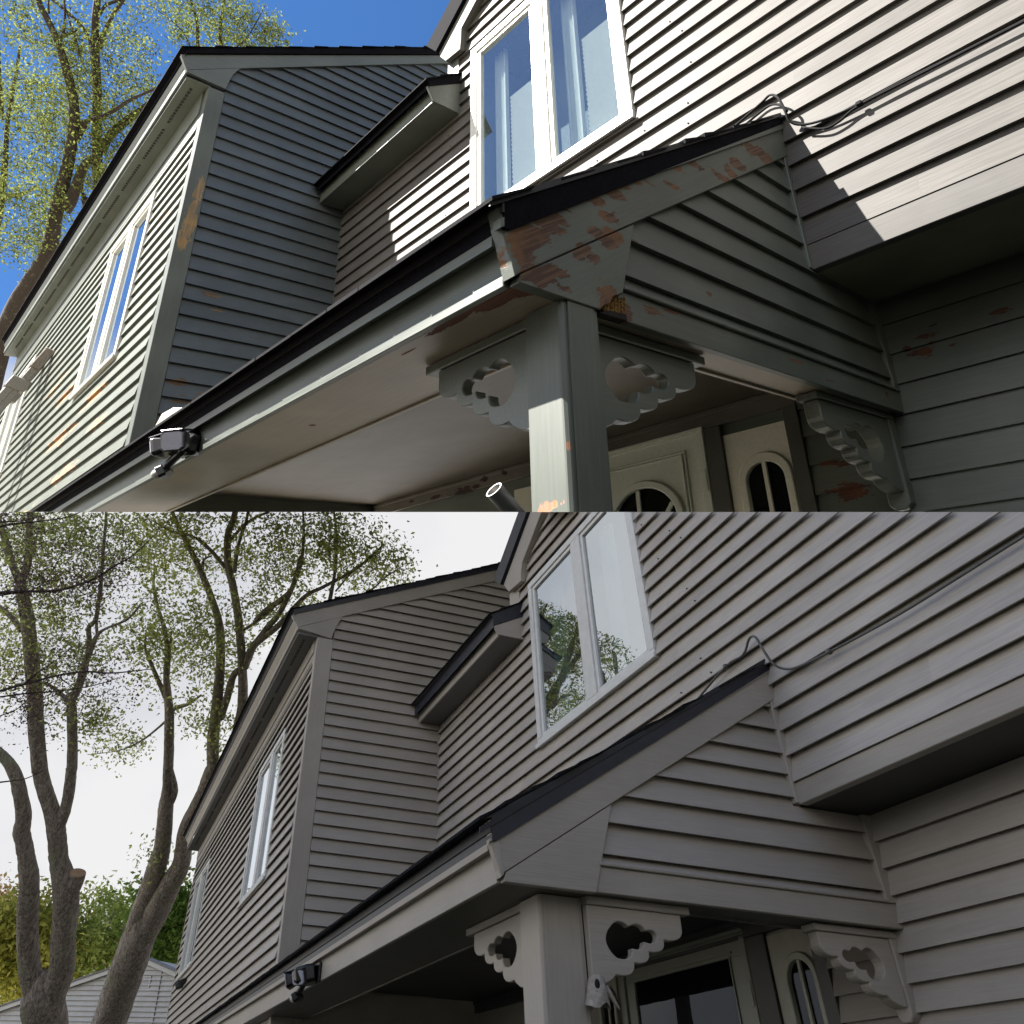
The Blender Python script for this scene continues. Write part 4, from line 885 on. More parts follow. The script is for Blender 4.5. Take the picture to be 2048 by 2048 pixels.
g = 'spring trees beside the painted house'
kw = dict(bk=BARK_B, lf=LEAF_B, size=(.026, .058), spread=.18, twig=.010, leaves=28)  # limb and crown coordinates unprojected from image pixels at chosen depths
t = tree('maple_tree', 'pruned grey tree forking low with a fresh round saw cut', FREEB, *[{"limbs":[[[-10.617,19.649,1.918,0.438],[-10.565,19.231,2.486,0.417],[-10.514,18.98,2.825,0.41],[-10.546,18.71,3.191,0.403],[-10.517,18.543,3.417,0.304],[-10.478,18.427,3.575,0.155],[-10.458,18.36,3.665,0.057]],[[-10.584,18.978,2.828,0.212],[-10.68,18.622,3.311,0.24],[-10.787,18.333,3.702,0.215],[-10.818,17.962,4.205,0.201],[-10.774,17.627,4.659,0.205],[-10.703,17.226,5.202,0.192],[-10.74,16.939,5.591,0.167],[-10.782,16.719,5.889,0.158],[-10.807,16.584,6.072,0.164],[-10.762,16.401,6.321,0.153],[-10.783,16.165,6.641,0.141],[-10.846,15.927,6.962,0.13],[-10.998,15.721,7.242,0.113],[-11.183,15.58,7.432,0.099],[-11.425,15.438,7.625,0.085]],[[-10.514,18.98,2.825,0.269],[-10.28,18.584,3.362,0.269],[-10.097,18.287,3.764,0.249],[-10.033,17.953,4.217,0.237],[-9.983,17.652,4.624,0.24],[-9.931,17.385,4.987,0.254],[-9.971,17.199,5.239,0.226],[-10.05,16.978,5.538,0.187],[-10.065,16.742,5.858,0.181],[-10.067,16.54,6.131,0.181],[-10.162,16.336,6.409,0.158],[-10.277,16.046,6.801,0.153],[-10.353,15.792,7.146,0.147]],[[-10.028,17.517,4.809,0.17],[-9.876,17.404,4.961,0.184],[-9.735,17.257,5.16,0.167],[-9.66,17.145,5.312,0.158]],[[-9.995,16.526,6.151,0.119],[-9.867,16.362,6.373,0.116],[-9.758,16.097,6.733,0.11],[-9.676,15.813,7.117,0.105]],[[-10.357,15.839,7.082,0.15],[-10.387,15.233,7.904,0.153],[-10.372,14.813,8.473,0.15],[-10.415,14.223,9.272,0.139],[-10.48,13.751,9.912,0.13],[-10.565,13.445,10.326,0.113]],[[-10.54,13.48,10.279,0.079],[-10.759,13.086,10.813,0.073],[-10.85,12.831,11.158,0.065],[-10.921,12.678,11.366,0.057],[-11.064,12.387,11.76,0.042]],[[-10.565,13.445,10.326,0.088],[-10.387,13.199,10.66,0.082],[-10.322,12.882,11.09,0.071],[-10.263,12.547,11.543,0.062],[-10.235,12.448,11.678,0.057]],[[-9.678,15.844,7.076,0.105],[-9.623,15.425,7.643,0.099],[-9.607,15.056,8.143,0.099],[-9.637,14.92,8.327,0.09]],[[-9.653,14.937,8.305,0.057],[-9.763,14.9,8.355,0.048],[-9.925,14.81,8.476,0.04],[-10.171,14.719,8.601,0.028],[-10.539,14.724,8.594,0.02]],[[-9.598,14.955,8.28,0.088],[-9.442,14.792,8.501,0.085],[-9.328,14.628,8.724,0.082],[-9.242,14.462,8.948,0.073],[-9.114,14.298,9.17,0.062],[-8.973,14.152,9.369,0.042],[-8.782,14.074,9.475,0.028],[-8.32,13.971,9.614,0.025],[-8.021,13.795,9.852,0.02]],[[-9.209,14.413,9.015,0.057],[-9.15,14.23,9.263,0.051],[-9.142,14.045,9.513,0.048],[-8.997,13.949,9.643,0.042],[-8.888,13.684,10.003,0.04],[-8.823,13.434,10.342,0.037],[-8.748,13.066,10.84,0.031],[-8.658,12.7,11.337,0.031],[-8.64,12.498,11.61,0.025]],[[-8.973,14.152,9.369,0.034],[-8.979,14.0,9.574,0.031],[-8.913,13.801,9.845,0.034]],[[-10.578,14.05,9.507,0.057],[-10.774,13.876,9.743,0.051],[-11.016,13.734,9.936,0.042],[-11.237,13.676,10.013,0.034]]],"crown":[[[-10.519,12.958,10.987],[0.747,1.5,0.853],60],[[-9.376,13.311,10.508],[0.853,1.5,1.173],90],[[-10.308,14.17,9.345],[0.853,1.5,0.853],51],[[-8.638,12.828,11.163],[0.96,1.5,0.64],69],[[-9.355,14.263,9.217],[0.533,1.5,0.64],24],[[-9.855,15.072,8.122],[0.64,1.5,0.533],24],[[-9.115,15.159,8.004],[0.427,1.0,0.213],12]]}[k] for k in ('limbs', 'crown')], group=g, sides=16, **kw)
sc_ = {"limbs":[[[-10.617,19.649,1.918,0.438],[-10.565,19.231,2.486,0.417],[-10.514,18.98,2.825,0.41],[-10.546,18.71,3.191,0.403],[-10.517,18.543,3.417,0.304],[-10.478,18.427,3.575,0.155],[-10.458,18.36,3.665,0.057]],[[-10.584,18.978,2.828,0.212],[-10.68,18.622,3.311,0.24],[-10.787,18.333,3.702,0.215],[-10.818,17.962,4.205,0.201],[-10.774,17.627,4.659,0.205],[-10.703,17.226,5.202,0.192],[-10.74,16.939,5.591,0.167],[-10.782,16.719,5.889,0.158],[-10.807,16.584,6.072,0.164],[-10.762,16.401,6.321,0.153],[-10.783,16.165,6.641,0.141],[-10.846,15.927,6.962,0.13],[-10.998,15.721,7.242,0.113],[-11.183,15.58,7.432,0.099],[-11.425,15.438,7.625,0.085]],[[-10.514,18.98,2.825,0.269],[-10.28,18.584,3.362,0.269],[-10.097,18.287,3.764,0.249],[-10.033,17.953,4.217,0.237],[-9.983,17.652,4.624,0.24],[-9.931,17.385,4.987,0.254],[-9.971,17.199,5.239,0.226],[-10.05,16.978,5.538,0.187],[-10.065,16.742,5.858,0.181],[-10.067,16.54,6.131,0.181],[-10.162,16.336,6.409,0.158],[-10.277,16.046,6.801,0.153],[-10.353,15.792,7.146,0.147]],[[-10.028,17.517,4.809,0.17],[-9.876,17.404,4.961,0.184],[-9.735,17.257,5.16,0.167],[-9.66,17.145,5.312,0.158]],[[-9.995,16.526,6.151,0.119],[-9.867,16.362,6.373,0.116],[-9.758,16.097,6.733,0.11],[-9.676,15.813,7.117,0.105]],[[-10.357,15.839,7.082,0.15],[-10.387,15.233,7.904,0.153],[-10.372,14.813,8.473,0.15],[-10.415,14.223,9.272,0.139],[-10.48,13.751,9.912,0.13],[-10.565,13.445,10.326,0.113]],[[-10.54,13.48,10.279,0.079],[-10.759,13.086,10.813,0.073],[-10.85,12.831,11.158,0.065],[-10.921,12.678,11.366,0.057],[-11.064,12.387,11.76,0.042]],[[-10.565,13.445,10.326,0.088],[-10.387,13.199,10.66,0.082],[-10.322,12.882,11.09,0.071],[-10.263,12.547,11.543,0.062],[-10.235,12.448,11.678,0.057]],[[-9.678,15.844,7.076,0.105],[-9.623,15.425,7.643,0.099],[-9.607,15.056,8.143,0.099],[-9.637,14.92,8.327,0.09]],[[-9.653,14.937,8.305,0.057],[-9.763,14.9,8.355,0.048],[-9.925,14.81,8.476,0.04],[-10.171,14.719,8.601,0.028],[-10.539,14.724,8.594,0.02]],[[-9.598,14.955,8.28,0.088],[-9.442,14.792,8.501,0.085],[-9.328,14.628,8.724,0.082],[-9.242,14.462,8.948,0.073],[-9.114,14.298,9.17,0.062],[-8.973,14.152,9.369,0.042],[-8.782,14.074,9.475,0.028],[-8.32,13.971,9.614,0.025],[-8.021,13.795,9.852,0.02]],[[-9.209,14.413,9.015,0.057],[-9.15,14.23,9.263,0.051],[-9.142,14.045,9.513,0.048],[-8.997,13.949,9.643,0.042],[-8.888,13.684,10.003,0.04],[-8.823,13.434,10.342,0.037],[-8.748,13.066,10.84,0.031],[-8.658,12.7,11.337,0.031],[-8.64,12.498,11.61,0.025]],[[-8.973,14.152,9.369,0.034],[-8.979,14.0,9.574,0.031],[-8.913,13.801,9.845,0.034]],[[-10.578,14.05,9.507,0.057],[-10.774,13.876,9.743,0.051],[-11.016,13.734,9.936,0.042],[-11.237,13.676,10.013,0.034]]],"crown":[[[-10.519,12.958,10.987],[0.747,1.5,0.853],60],[[-9.376,13.311,10.508],[0.853,1.5,1.173],90],[[-10.308,14.17,9.345],[0.853,1.5,0.853],51],[[-8.638,12.828,11.163],[0.96,1.5,0.64],69],[[-9.355,14.263,9.217],[0.533,1.5,0.64],24],[[-9.855,15.072,8.122],[0.64,1.5,0.533],24],[[-9.115,15.159,8.004],[0.427,1.0,0.213],12]]}['limbs'][3]; e0 = np.array(sc_[-2][:3]); e1 = np.array(sc_[-1][:3]); ax = (e1 - e0) / np.linalg.norm(e1 - e0)
ca = np.cross(ax, (.3, .2, .9)); ca /= np.linalg.norm(ca); cb = np.cross(ax, ca); rr = sc_[-1][3] * 1.0
disc = [tuple(e1 + ax * .012 + rr * (math.cos(q * .3927) * ca + math.sin(q * .3927) * cb)) for q in range(16)]
disc0 = [tuple(np.array(p) - ax * .03) for p in disc]
obj('saw_cut', (disc + disc0, [tuple(range(16))] + [(q, (q + 1) % 16, 16 + (q + 1) % 16, 16 + q) for q in range(16)]), flat('fresh_wood', (.48, .31, .19), .7), FREEB, t, world=True)
tree('maple_tree', 'thick leaning double trunk passing behind the eave of the painted house', FREEB, *[{"limbs":[[[-12.187,24.701,1.809,0.442],[-11.712,24.149,2.557,0.433],[-11.431,23.78,3.057,0.433],[-11.021,23.162,3.894,0.442],[-10.701,22.753,4.449,0.433],[-10.438,22.383,4.951,0.389],[-10.256,22.136,5.284,0.265],[-10.133,21.951,5.535,0.106]],[[-10.928,22.913,4.231,0.212],[-10.554,22.295,5.07,0.292],[-10.249,21.864,5.654,0.269],[-9.959,21.39,6.297,0.244],[-9.787,21.059,6.745,0.208],[-9.683,20.684,7.253,0.194],[-9.623,20.413,7.62,0.184],[-9.575,20.162,7.96,0.134],[-9.526,19.849,8.385,0.124]],[[-9.497,20.396,7.643,0.088],[-9.374,20.211,7.894,0.081],[-9.424,19.978,8.21,0.071],[-9.507,19.723,8.555,0.053]],[[-10.908,23.082,4.003,0.265],[-10.156,22.203,5.195,0.336],[-9.689,21.734,5.829,0.283],[-9.302,21.368,6.325,0.23],[-9.151,20.869,7.002,0.203],[-8.836,20.522,7.473,0.203],[-8.561,20.216,7.888,0.194],[-8.354,19.886,8.334,0.163]],[[-9.531,19.907,8.305,0.124],[-9.457,19.363,9.043,0.124],[-9.405,18.987,9.553,0.117],[-9.439,18.65,10.01,0.099],[-9.437,18.356,10.408,0.074],[-9.38,18.0,10.89,0.06],[-9.411,17.684,11.319,0.057],[-9.571,17.301,11.838,0.046],[-9.647,16.962,12.297,0.035],[-9.581,16.628,12.75,0.025]],[[-9.488,18.732,9.898,0.071],[-9.674,18.432,10.305,0.057],[-9.859,18.132,10.711,0.049],[-9.963,17.919,11.001,0.035],[-9.929,17.731,11.255,0.021]],[[-9.386,18.378,10.378,0.046],[-9.322,18.065,10.802,0.039],[-9.253,17.689,11.312,0.028]],[[-9.39,19.008,9.524,0.078],[-9.257,18.908,9.66,0.06],[-8.898,18.856,9.73,0.042],[-8.532,18.721,9.914,0.025]],[[-9.523,19.109,9.387,0.035],[-9.781,19.227,9.227,0.028],[-10.221,19.402,8.99,0.025],[-10.799,19.531,8.816,0.014],[-11.652,19.567,8.767,0.009]],[[-8.324,19.946,8.253,0.159],[-8.275,19.401,8.992,0.152],[-8.139,18.88,9.698,0.141],[-7.977,18.255,10.545,0.12],[-7.947,17.731,11.255,0.106],[-8.054,17.349,11.772,0.092],[-8.326,16.836,12.468,0.081],[-8.608,16.428,13.021,0.071],[-8.862,16.105,13.459,0.06],[-9.047,15.805,13.865,0.046],[-9.141,15.676,14.04,0.035]],[[-8.072,19.113,9.381,0.106],[-7.826,18.743,9.883,0.099],[-7.659,18.454,10.275,0.088],[-7.508,18.354,10.411,0.071]],[[-8.667,16.3,13.194,0.053],[-8.797,16.17,13.371,0.046],[-9.075,16.119,13.44,0.039],[-9.554,15.936,13.688,0.021]],[[-7.728,20.007,8.171,0.17],[-7.64,19.421,8.964,0.148],[-7.453,18.923,9.639,0.131],[-7.404,18.378,10.378,0.117],[-7.438,17.579,11.461,0.106],[-7.53,17.03,12.205,0.099],[-7.641,16.69,12.666,0.099],[-7.599,16.229,13.29,0.088],[-7.435,15.982,13.625,0.078],[-7.307,15.734,13.961,0.067]],[[-8.317,16.732,12.609,0.042],[-8.268,16.586,12.807,0.035],[-8.051,16.53,12.883,0.025]],[[-7.715,16.73,12.612,0.053],[-8.045,16.467,12.968,0.049],[-8.381,16.267,13.239,0.042],[-8.725,16.162,13.382,0.035]],[[-7.476,16.821,12.488,0.053],[-7.33,16.385,13.079,0.046],[-7.082,15.994,13.61,0.039],[-6.989,15.744,13.947,0.032]],[[-7.516,16.295,13.201,0.046],[-7.198,16.095,13.472,0.042],[-6.824,15.96,13.655,0.039],[-6.471,15.887,13.754,0.032]],[[-7.33,18.339,10.431,0.088],[-7.205,18.133,10.711,0.106],[-7.004,17.95,10.958,0.099],[-6.387,17.697,11.302,0.078],[-5.64,17.258,11.896,0.06],[-5.095,17.107,12.1,0.046],[-4.187,16.842,12.46,0.039],[-3.447,16.488,12.94,0.025]],[[-6.972,17.594,11.441,0.081],[-6.675,17.435,11.656,0.081],[-6.05,17.182,11.999,0.071],[-5.849,16.915,12.361,0.06],[-5.68,16.606,12.78,0.046]],[[-7.004,17.95,10.958,0.088],[-6.701,17.729,11.258,0.081],[-6.287,17.448,11.639,0.074],[-5.732,16.793,12.526,0.053],[-5.575,16.231,13.288,0.035],[-5.571,15.79,13.886,0.025]],[[-5.098,17.612,11.417,0.064],[-4.919,17.197,11.979,0.053],[-4.779,16.823,12.485,0.039],[-4.702,16.364,13.108,0.032],[-4.735,15.942,13.679,0.025]],[[-4.813,17.2,11.974,0.025],[-4.215,16.841,12.461,0.025],[-3.485,16.592,12.799,0.014]],[[-4.257,17.302,11.836,0.028],[-3.822,17.19,11.988,0.025],[-3.452,17.013,12.228,0.021],[-3.05,16.878,12.41,0.014]],[[-7.31,17.73,11.256,0.042],[-6.974,17.615,11.413,0.042],[-6.505,17.441,11.649,0.035]]],"crown":[[[-9.287,16.32,13.167],[1.067,2.0,1.067],84],[[-7.934,16.126,13.431],[1.067,2.0,0.8],60],[[-9.268,17.59,11.447],[0.933,2.0,1.067],66],[[-9.991,18.201,10.618],[0.667,2.0,0.8],27],[[-8.092,17.865,11.074],[0.667,2.0,1.2],51],[[-10.905,19.44,8.939],[0.667,1.5,0.4],15],[[-8.346,19.204,9.258],[0.533,1.5,0.8],24],[[-9.738,21.301,6.417],[0.4,1.0,0.533],7],[[-5.678,16.277,13.226],[1.067,2.0,0.8],72],[[-6.282,17.051,12.177],[0.933,2.0,0.933],54],[[-4.473,16.236,13.281],[0.8,2.0,0.667],45],[[-4.39,16.794,12.525],[0.933,2.0,0.533],39],[[-3.443,16.665,12.699],[0.6,1.5,0.467],18],[[-3.069,16.955,12.307],[0.4,1.0,0.213],10],[[-7.138,17.657,11.355],[0.4,1.5,0.8],12]]}[k] for k in ('limbs', 'crown')], group=g, sides=16, **{**kw, 'size': (.034, .075), 'spread': .24, 'twig': .013})
tree('maple_tree', 'bare reddish branches in bud reaching in from the left over the overcast sky', FREEB, *[{"limbs":[[[-6.51,6.986,5.606,0.042],[-5.93,6.837,5.809,0.028],[-5.585,6.78,5.885,0.018],[-5.287,6.773,5.895,0.016],[-4.934,6.78,5.885,0.014],[-4.706,6.758,5.915,0.013],[-4.475,6.715,5.974,0.011],[-4.271,6.646,6.067,0.01],[-4.067,6.585,6.15,0.007],[-3.815,6.459,6.321,0.004]],[[-6.22,6.911,5.707,0.028],[-5.843,7.444,4.985,0.018],[-5.556,7.395,5.052,0.014],[-5.269,7.358,5.103,0.013],[-4.94,7.318,5.157,0.011],[-4.642,7.302,5.178,0.01],[-4.346,7.32,5.154,0.008],[-3.934,7.308,5.17,0.005]],[[-5.843,7.444,4.985,0.013],[-5.559,7.432,5.001,0.01],[-5.275,7.42,5.017,0.009],[-4.921,7.415,5.025,0.008],[-4.565,7.393,5.055,0.006],[-4.278,7.351,5.111,0.004]],[[-5.892,6.418,6.377,0.018],[-5.462,6.356,6.461,0.013],[-5.248,6.341,6.48,0.011],[-5.035,6.336,6.488,0.008],[-4.751,6.319,6.51,0.006],[-4.462,6.261,6.588,0.004]],[[-5.742,6.322,6.507,0.011],[-5.459,6.326,6.5,0.01],[-5.176,6.323,6.505,0.007],[-4.889,6.281,6.561,0.005]],[[-5.643,6.795,5.865,0.011],[-5.416,6.786,5.878,0.01],[-5.101,6.754,5.921,0.006],[-4.891,6.618,6.106,0.004],[-4.672,6.389,6.415,0.003]],[[-5.298,7.361,5.098,0.01],[-5.121,7.283,5.204,0.007],[-4.946,7.221,5.288,0.005],[-4.74,7.135,5.404,0.004]],[[-5.716,7.6,4.774,0.01],[-5.57,7.554,4.837,0.007],[-5.368,7.51,4.896,0.005],[-5.189,7.406,5.036,0.004]],[[-5.75,7.977,4.263,0.011],[-5.494,7.968,4.275,0.008],[-5.324,7.957,4.291,0.006],[-5.136,7.912,4.351,0.004]],[[-4.94,7.318,5.157,0.006],[-4.764,7.403,5.041,0.004],[-4.572,7.468,4.953,0.004],[-4.341,7.417,5.023,0.003]],[[-4.648,6.747,5.93,0.006],[-4.367,6.769,5.901,0.004],[-4.013,6.767,5.902,0.003]],[[-6.997,9.24,2.552,0.092],[-6.7,8.157,4.02,0.078],[-6.576,7.404,5.039,0.064],[-6.51,6.986,5.606,0.049],[-6.394,6.486,6.284,0.035],[-6.329,6.236,6.623,0.028]]],"crown":[[[-5.248,6.352,6.465],[0.32,0.5,0.16],26],[[-5.176,6.735,5.946],[0.373,0.5,0.16],34],[[-4.584,6.691,6.006],[0.373,0.5,0.16],30],[[-5.351,7.491,4.922],[0.24,0.5,0.24],26],[[-4.363,6.603,6.126],[0.267,0.4,0.16],16],[[-4.908,7.315,5.161],[0.48,0.5,0.213],26],[[-4.381,7.395,5.052],[0.213,0.4,0.107],10]]}[k] for k in ('limbs', 'crown')], bk=bark('purple_twig', (.06, .045, .044), (.15, .12, .115), .1), lf=BUD, size=(.010, .022), spread=.16, leaves=30, twig=.0055, sides=8, root={"limbs":[[[-6.51,6.986,5.606,0.042],[-5.93,6.837,5.809,0.028],[-5.585,6.78,5.885,0.018],[-5.287,6.773,5.895,0.016],[-4.934,6.78,5.885,0.014],[-4.706,6.758,5.915,0.013],[-4.475,6.715,5.974,0.011],[-4.271,6.646,6.067,0.01],[-4.067,6.585,6.15,0.007],[-3.815,6.459,6.321,0.004]],[[-6.22,6.911,5.707,0.028],[-5.843,7.444,4.985,0.018],[-5.556,7.395,5.052,0.014],[-5.269,7.358,5.103,0.013],[-4.94,7.318,5.157,0.011],[-4.642,7.302,5.178,0.01],[-4.346,7.32,5.154,0.008],[-3.934,7.308,5.17,0.005]],[[-5.843,7.444,4.985,0.013],[-5.559,7.432,5.001,0.01],[-5.275,7.42,5.017,0.009],[-4.921,7.415,5.025,0.008],[-4.565,7.393,5.055,0.006],[-4.278,7.351,5.111,0.004]],[[-5.892,6.418,6.377,0.018],[-5.462,6.356,6.461,0.013],[-5.248,6.341,6.48,0.011],[-5.035,6.336,6.488,0.008],[-4.751,6.319,6.51,0.006],[-4.462,6.261,6.588,0.004]],[[-5.742,6.322,6.507,0.011],[-5.459,6.326,6.5,0.01],[-5.176,6.323,6.505,0.007],[-4.889,6.281,6.561,0.005]],[[-5.643,6.795,5.865,0.011],[-5.416,6.786,5.878,0.01],[-5.101,6.754,5.921,0.006],[-4.891,6.618,6.106,0.004],[-4.672,6.389,6.415,0.003]],[[-5.298,7.361,5.098,0.01],[-5.121,7.283,5.204,0.007],[-4.946,7.221,5.288,0.005],[-4.74,7.135,5.404,0.004]],[[-5.716,7.6,4.774,0.01],[-5.57,7.554,4.837,0.007],[-5.368,7.51,4.896,0.005],[-5.189,7.406,5.036,0.004]],[[-5.75,7.977,4.263,0.011],[-5.494,7.968,4.275,0.008],[-5.324,7.957,4.291,0.006],[-5.136,7.912,4.351,0.004]],[[-4.94,7.318,5.157,0.006],[-4.764,7.403,5.041,0.004],[-4.572,7.468,4.953,0.004],[-4.341,7.417,5.023,0.003]],[[-4.648,6.747,5.93,0.006],[-4.367,6.769,5.901,0.004],[-4.013,6.767,5.902,0.003]],[[-6.997,9.24,2.552,0.092],[-6.7,8.157,4.02,0.078],[-6.576,7.404,5.039,0.064],[-6.51,6.986,5.606,0.049],[-6.394,6.486,6.284,0.035],[-6.329,6.236,6.623,0.028]]],"crown":[[[-5.248,6.352,6.465],[0.32,0.5,0.16],26],[[-5.176,6.735,5.946],[0.373,0.5,0.16],34],[[-4.584,6.691,6.006],[0.373,0.5,0.16],30],[[-5.351,7.491,4.922],[0.24,0.5,0.24],26],[[-4.363,6.603,6.126],[0.267,0.4,0.16],16],[[-4.908,7.315,5.161],[0.48,0.5,0.213],26],[[-4.381,7.395,5.052],[0.213,0.4,0.107],10]]}['limbs'][-1][0], wander=.4, twig_seg=3)

tree('maple_tree', 'round leafy tree mirrored in the big twin window of the painted house', FREEB, *[{"limbs":[[[-16.5,15,0,0.26],[-16.4,14.9,3,0.22],[-16.6,14.8,6,0.17],[-16.3,14.7,10,0.11],[-16.0,14.6,16.5,0.04]],[[-16.5,14.85,4,0.13],[-15,14.2,7,0.09],[-13.6,13.8,11,0.05],[-12.8,13.6,14.5,0.02]],[[-16.5,14.85,4.5,0.13],[-18,15.5,7.5,0.09],[-19,16.2,11,0.04]],[[-16.5,14.85,5.5,0.1],[-16.0,12.8,9,0.07],[-15.2,11.3,13.5,0.03]]],"crown":[[[-15.6,14.4,11.8],[5.2,5.2,5.0],330]]}[k] for k in ('limbs', 'crown')], group=g, **{**kw, 'spread': .26, 'leaves': 30, 'size': (.035, .07)})
BGC = {'yellow': ((.20, .22, .04), (.46, .46, .12)), 'green': ((.16, .22, .05), (.42, .50, .15)), 'dense': ((.05, .10, .02), (.22, .32, .07)), 'orange': ((.22, .14, .05), (.42, .30, .14)), 'orange2': ((.22, .15, .07), (.44, .34, .20)), 'far': ((.20, .24, .08), (.44, .48, .2))}
BGL = {'yellow': 'bushy yellow-green tree behind the far left fork of the pruned tree', 'green': 'loose light green tree between the two grey trunks over the neighbouring roof', 'dense': 'dense deep green tree squeezed between the leaning trunk and the painted house',
       'orange': 'orange-tinged budding tree at the far left beyond the yellow-green tree', 'orange2': 'tan blossoming tree seen through the loose green tree', 'far': 'pale tree low behind the ridge end of the neighbouring house'}
for nm, base, top, bl in [["yellow",[-26.241,46.099,3.125],[-25.962,43.02,7.298],[[-25.962,43.02,7.298],[1.773,4.0,2.787],70]],["green",[-24.39,51.099,3.087],[-24.044,47.28,8.261],[[-24.044,47.28,8.261],[2.1,4.0,2.8],46]],["dense",[-17.43,43.91,2.724],[-17.109,40.352,7.545],[[-17.109,40.352,7.545],[1.08,4.0,2.16],60]],["orange",[-32.837,55.77,3.493],[-32.377,50.679,10.392],[[-32.377,50.679,10.392],[0.92,3.0,0.92],16]],["orange2",[-26.915,58.429,3.258],[-26.555,54.445,8.657],[[-26.555,54.445,8.657],[0.8,3.0,1.28],18]],["far",[-22.036,53.644,3.006],[-21.753,50.513,7.248],[[-21.753,50.513,7.248],[1.173,3.0,1.173],22]]]:
    c = np.array(bl[0]); L = [[*base, .28], [*(np.array(base) * .6 + c * .4), .2], [*c, .1], [*(c + np.array((.3, 0, bl[1][2] * .7))), .03]]
    L2 = [[*(np.array(base) * .55 + c * .45), .12], [*(c + np.array((-bl[1][0] * .4, .3, 0))), .07], [*(c + np.array((-bl[1][0] * .6, .2, bl[1][2] * .5))), .02]]
    L3 = [[*(np.array(base) * .5 + c * .5), .12], [*(c + np.array((bl[1][0] * .45, -.3, .1))), .06], [*(c + np.array((bl[1][0] * .6, -.2, bl[1][2] * .55))), .02]]
    tree('background_tree', BGL[nm], FREEB, [L, L2, L3], [bl], bk=BARK_B, lf=leafm('leaf_' + nm, *BGC[nm], .4), s=1.0, leaves=130 if nm in ('yellow', 'dense') else 75, size=(.10, .2), spread=.62, twig=.02, group='trees behind the neighbouring house')

# leaf screen added to block low sky light, unseen behind and right of the viewer
def light_block_trees():
    n = 11000; az = rng.uniform(math.radians(62), math.radians(262), n); R = rng.uniform(34, 46, n)
    h = rng.uniform(0, 1, n) * np.where(az > 2.5, .62, 1.0) * (16.0 + 2.5 * np.sin(az * 9) + 1.8 * np.sin(az * 23 + 1))
    p = np.stack([R * np.sin(az), R * np.cos(az), h], 1)
    a = rng.normal(0, 1, (n, 3)); a /= np.linalg.norm(a, axis=1)[:, None]
    b = np.cross(a, rng.normal(0, 1, (n, 3))); b /= np.linalg.norm(b, axis=1)[:, None]
    s = rng.uniform(.5, 1.1, n)[:, None]
    o = leaf_mesh('light_block_trees', np.stack([p - a * s, p + b * s, p + a * s, p - b * s], 1), leafm('light_block_leaf', (.03, .05, .015), (.08, .11, .035), .2), Side(np.eye(3), 0, CLOUDY), None)
    o['label'] = 'unseen leaf screen added to block low sky light'; o['kind'] = 'stuff'
light_block_trees()

# ------------------------------------------------------------------ neighbouring house
N = Side([[0.99062,0.12289,-0.0],[-0.12267,0.99242,0.0],[-0.06015,-0.0,1.0]], 1, CLOUDY)
def neighbour():
    H = thing('clapboard_house', 'pale grey sided neighbouring house with a gable vent behind the trunks', 'house', N)
    sid = flat('pale_siding', (.56, .56, .55), .6, noise=.05, scale=3); trm = flat('pale_trim', (.62, .62, .61), .6, noise=.04, scale=3); rfm = flat('grey_shingle', (.26, .26, .265), .9, noise=.3, scale=30)
    px, pz, y = -19.713, 2.919, 32.079; sl_, sr_ = .298, .32; xl, xr = -28.5, -14.2; zl, zr = pz - (px - xl) * sl_, pz - (xr - px) * sr_
    poly = [(xl, -1.6), (xr, -1.6), (xr, zr), (px, pz), (xl, zl)]
    w = obj('gable_wall', prism(poly, 1, y + .02, y + 3), sid, N, H)
    clapboards(w, N, sid, [(xl, -1.6), (xr, -1.6), (xr, zr - .1), (px, pz - .1), (xl, zl - .1)], [-1.6 + .171 * k for k in range(28)], 1, y, -1, .075, .008, hollow=.016)
    ov = .25
    rf = obj('roof', [prism([(xl - .4, zl - .4 * sl_), (px, pz), (px, pz + .05), (xl - .4, zl - .4 * sl_ + .05)], 1, y - ov, y + .5), prism([(px, pz), (xr + .4, zr - .4 * sr_), (xr + .4, zr - .4 * sr_ + .05), (px, pz + .05)], 1, y - ov, y + .5)], rfm, N, H)
    for pts in ([(xl - .4, zl - .4 * sl_ - .16), (px, pz - .16), (px, pz - .003), (xl - .4, zl - .4 * sl_ - .003)], [(px, pz - .16), (xr + .4, zr - .4 * sr_ - .16), (xr + .4, zr - .4 * sr_ - .003), (px, pz - .003)]):
        obj('rake_board', prism(pts, 1, y - .2, y - .16), trm, N, H)
        obj('rake_soffit', prism([(p[0], p[1] + (.10 if i < 2 else 0)) for i, p in enumerate(pts)], 1, y - .158, y - .035), trm, N, H)
    v0, v1, z0, z1 = -19.947, -19.274, 1.911, 2.307
    v = obj('gable_vent', [box(v0, v1, y - .07, y - .03, z1 - .04, z1), box(v0, v1, y - .07, y - .03, z0, z0 + .04), box(v0, v0 + .04, y - .07, y - .03, z0 + .04, z1 - .04), box(v1 - .04, v1, y - .07, y - .03, z0 + .04, z1 - .04)], trm, N, H)
    for k in range(6):
        zz = z0 + .07 + k * .05
        obj('slat', prism([(y - .03, zz + .035), (y - .03, zz + .028), (y - .06, zz - .005), (y - .06, zz + .002)], 0, v0 + .041, v1 - .041), trm, N, v)
    obj('service_cable', tube([(-18.849, y - .06, 2.60, .014), (-18.83, y - .06, 1.6, .014), (-18.80, y - .06, .2, .014), (-18.80, y - .06, -1.6, .014)], 6, 3), flat('dark_cable', (.05, .05, .055), .6), N, H)
neighbour()

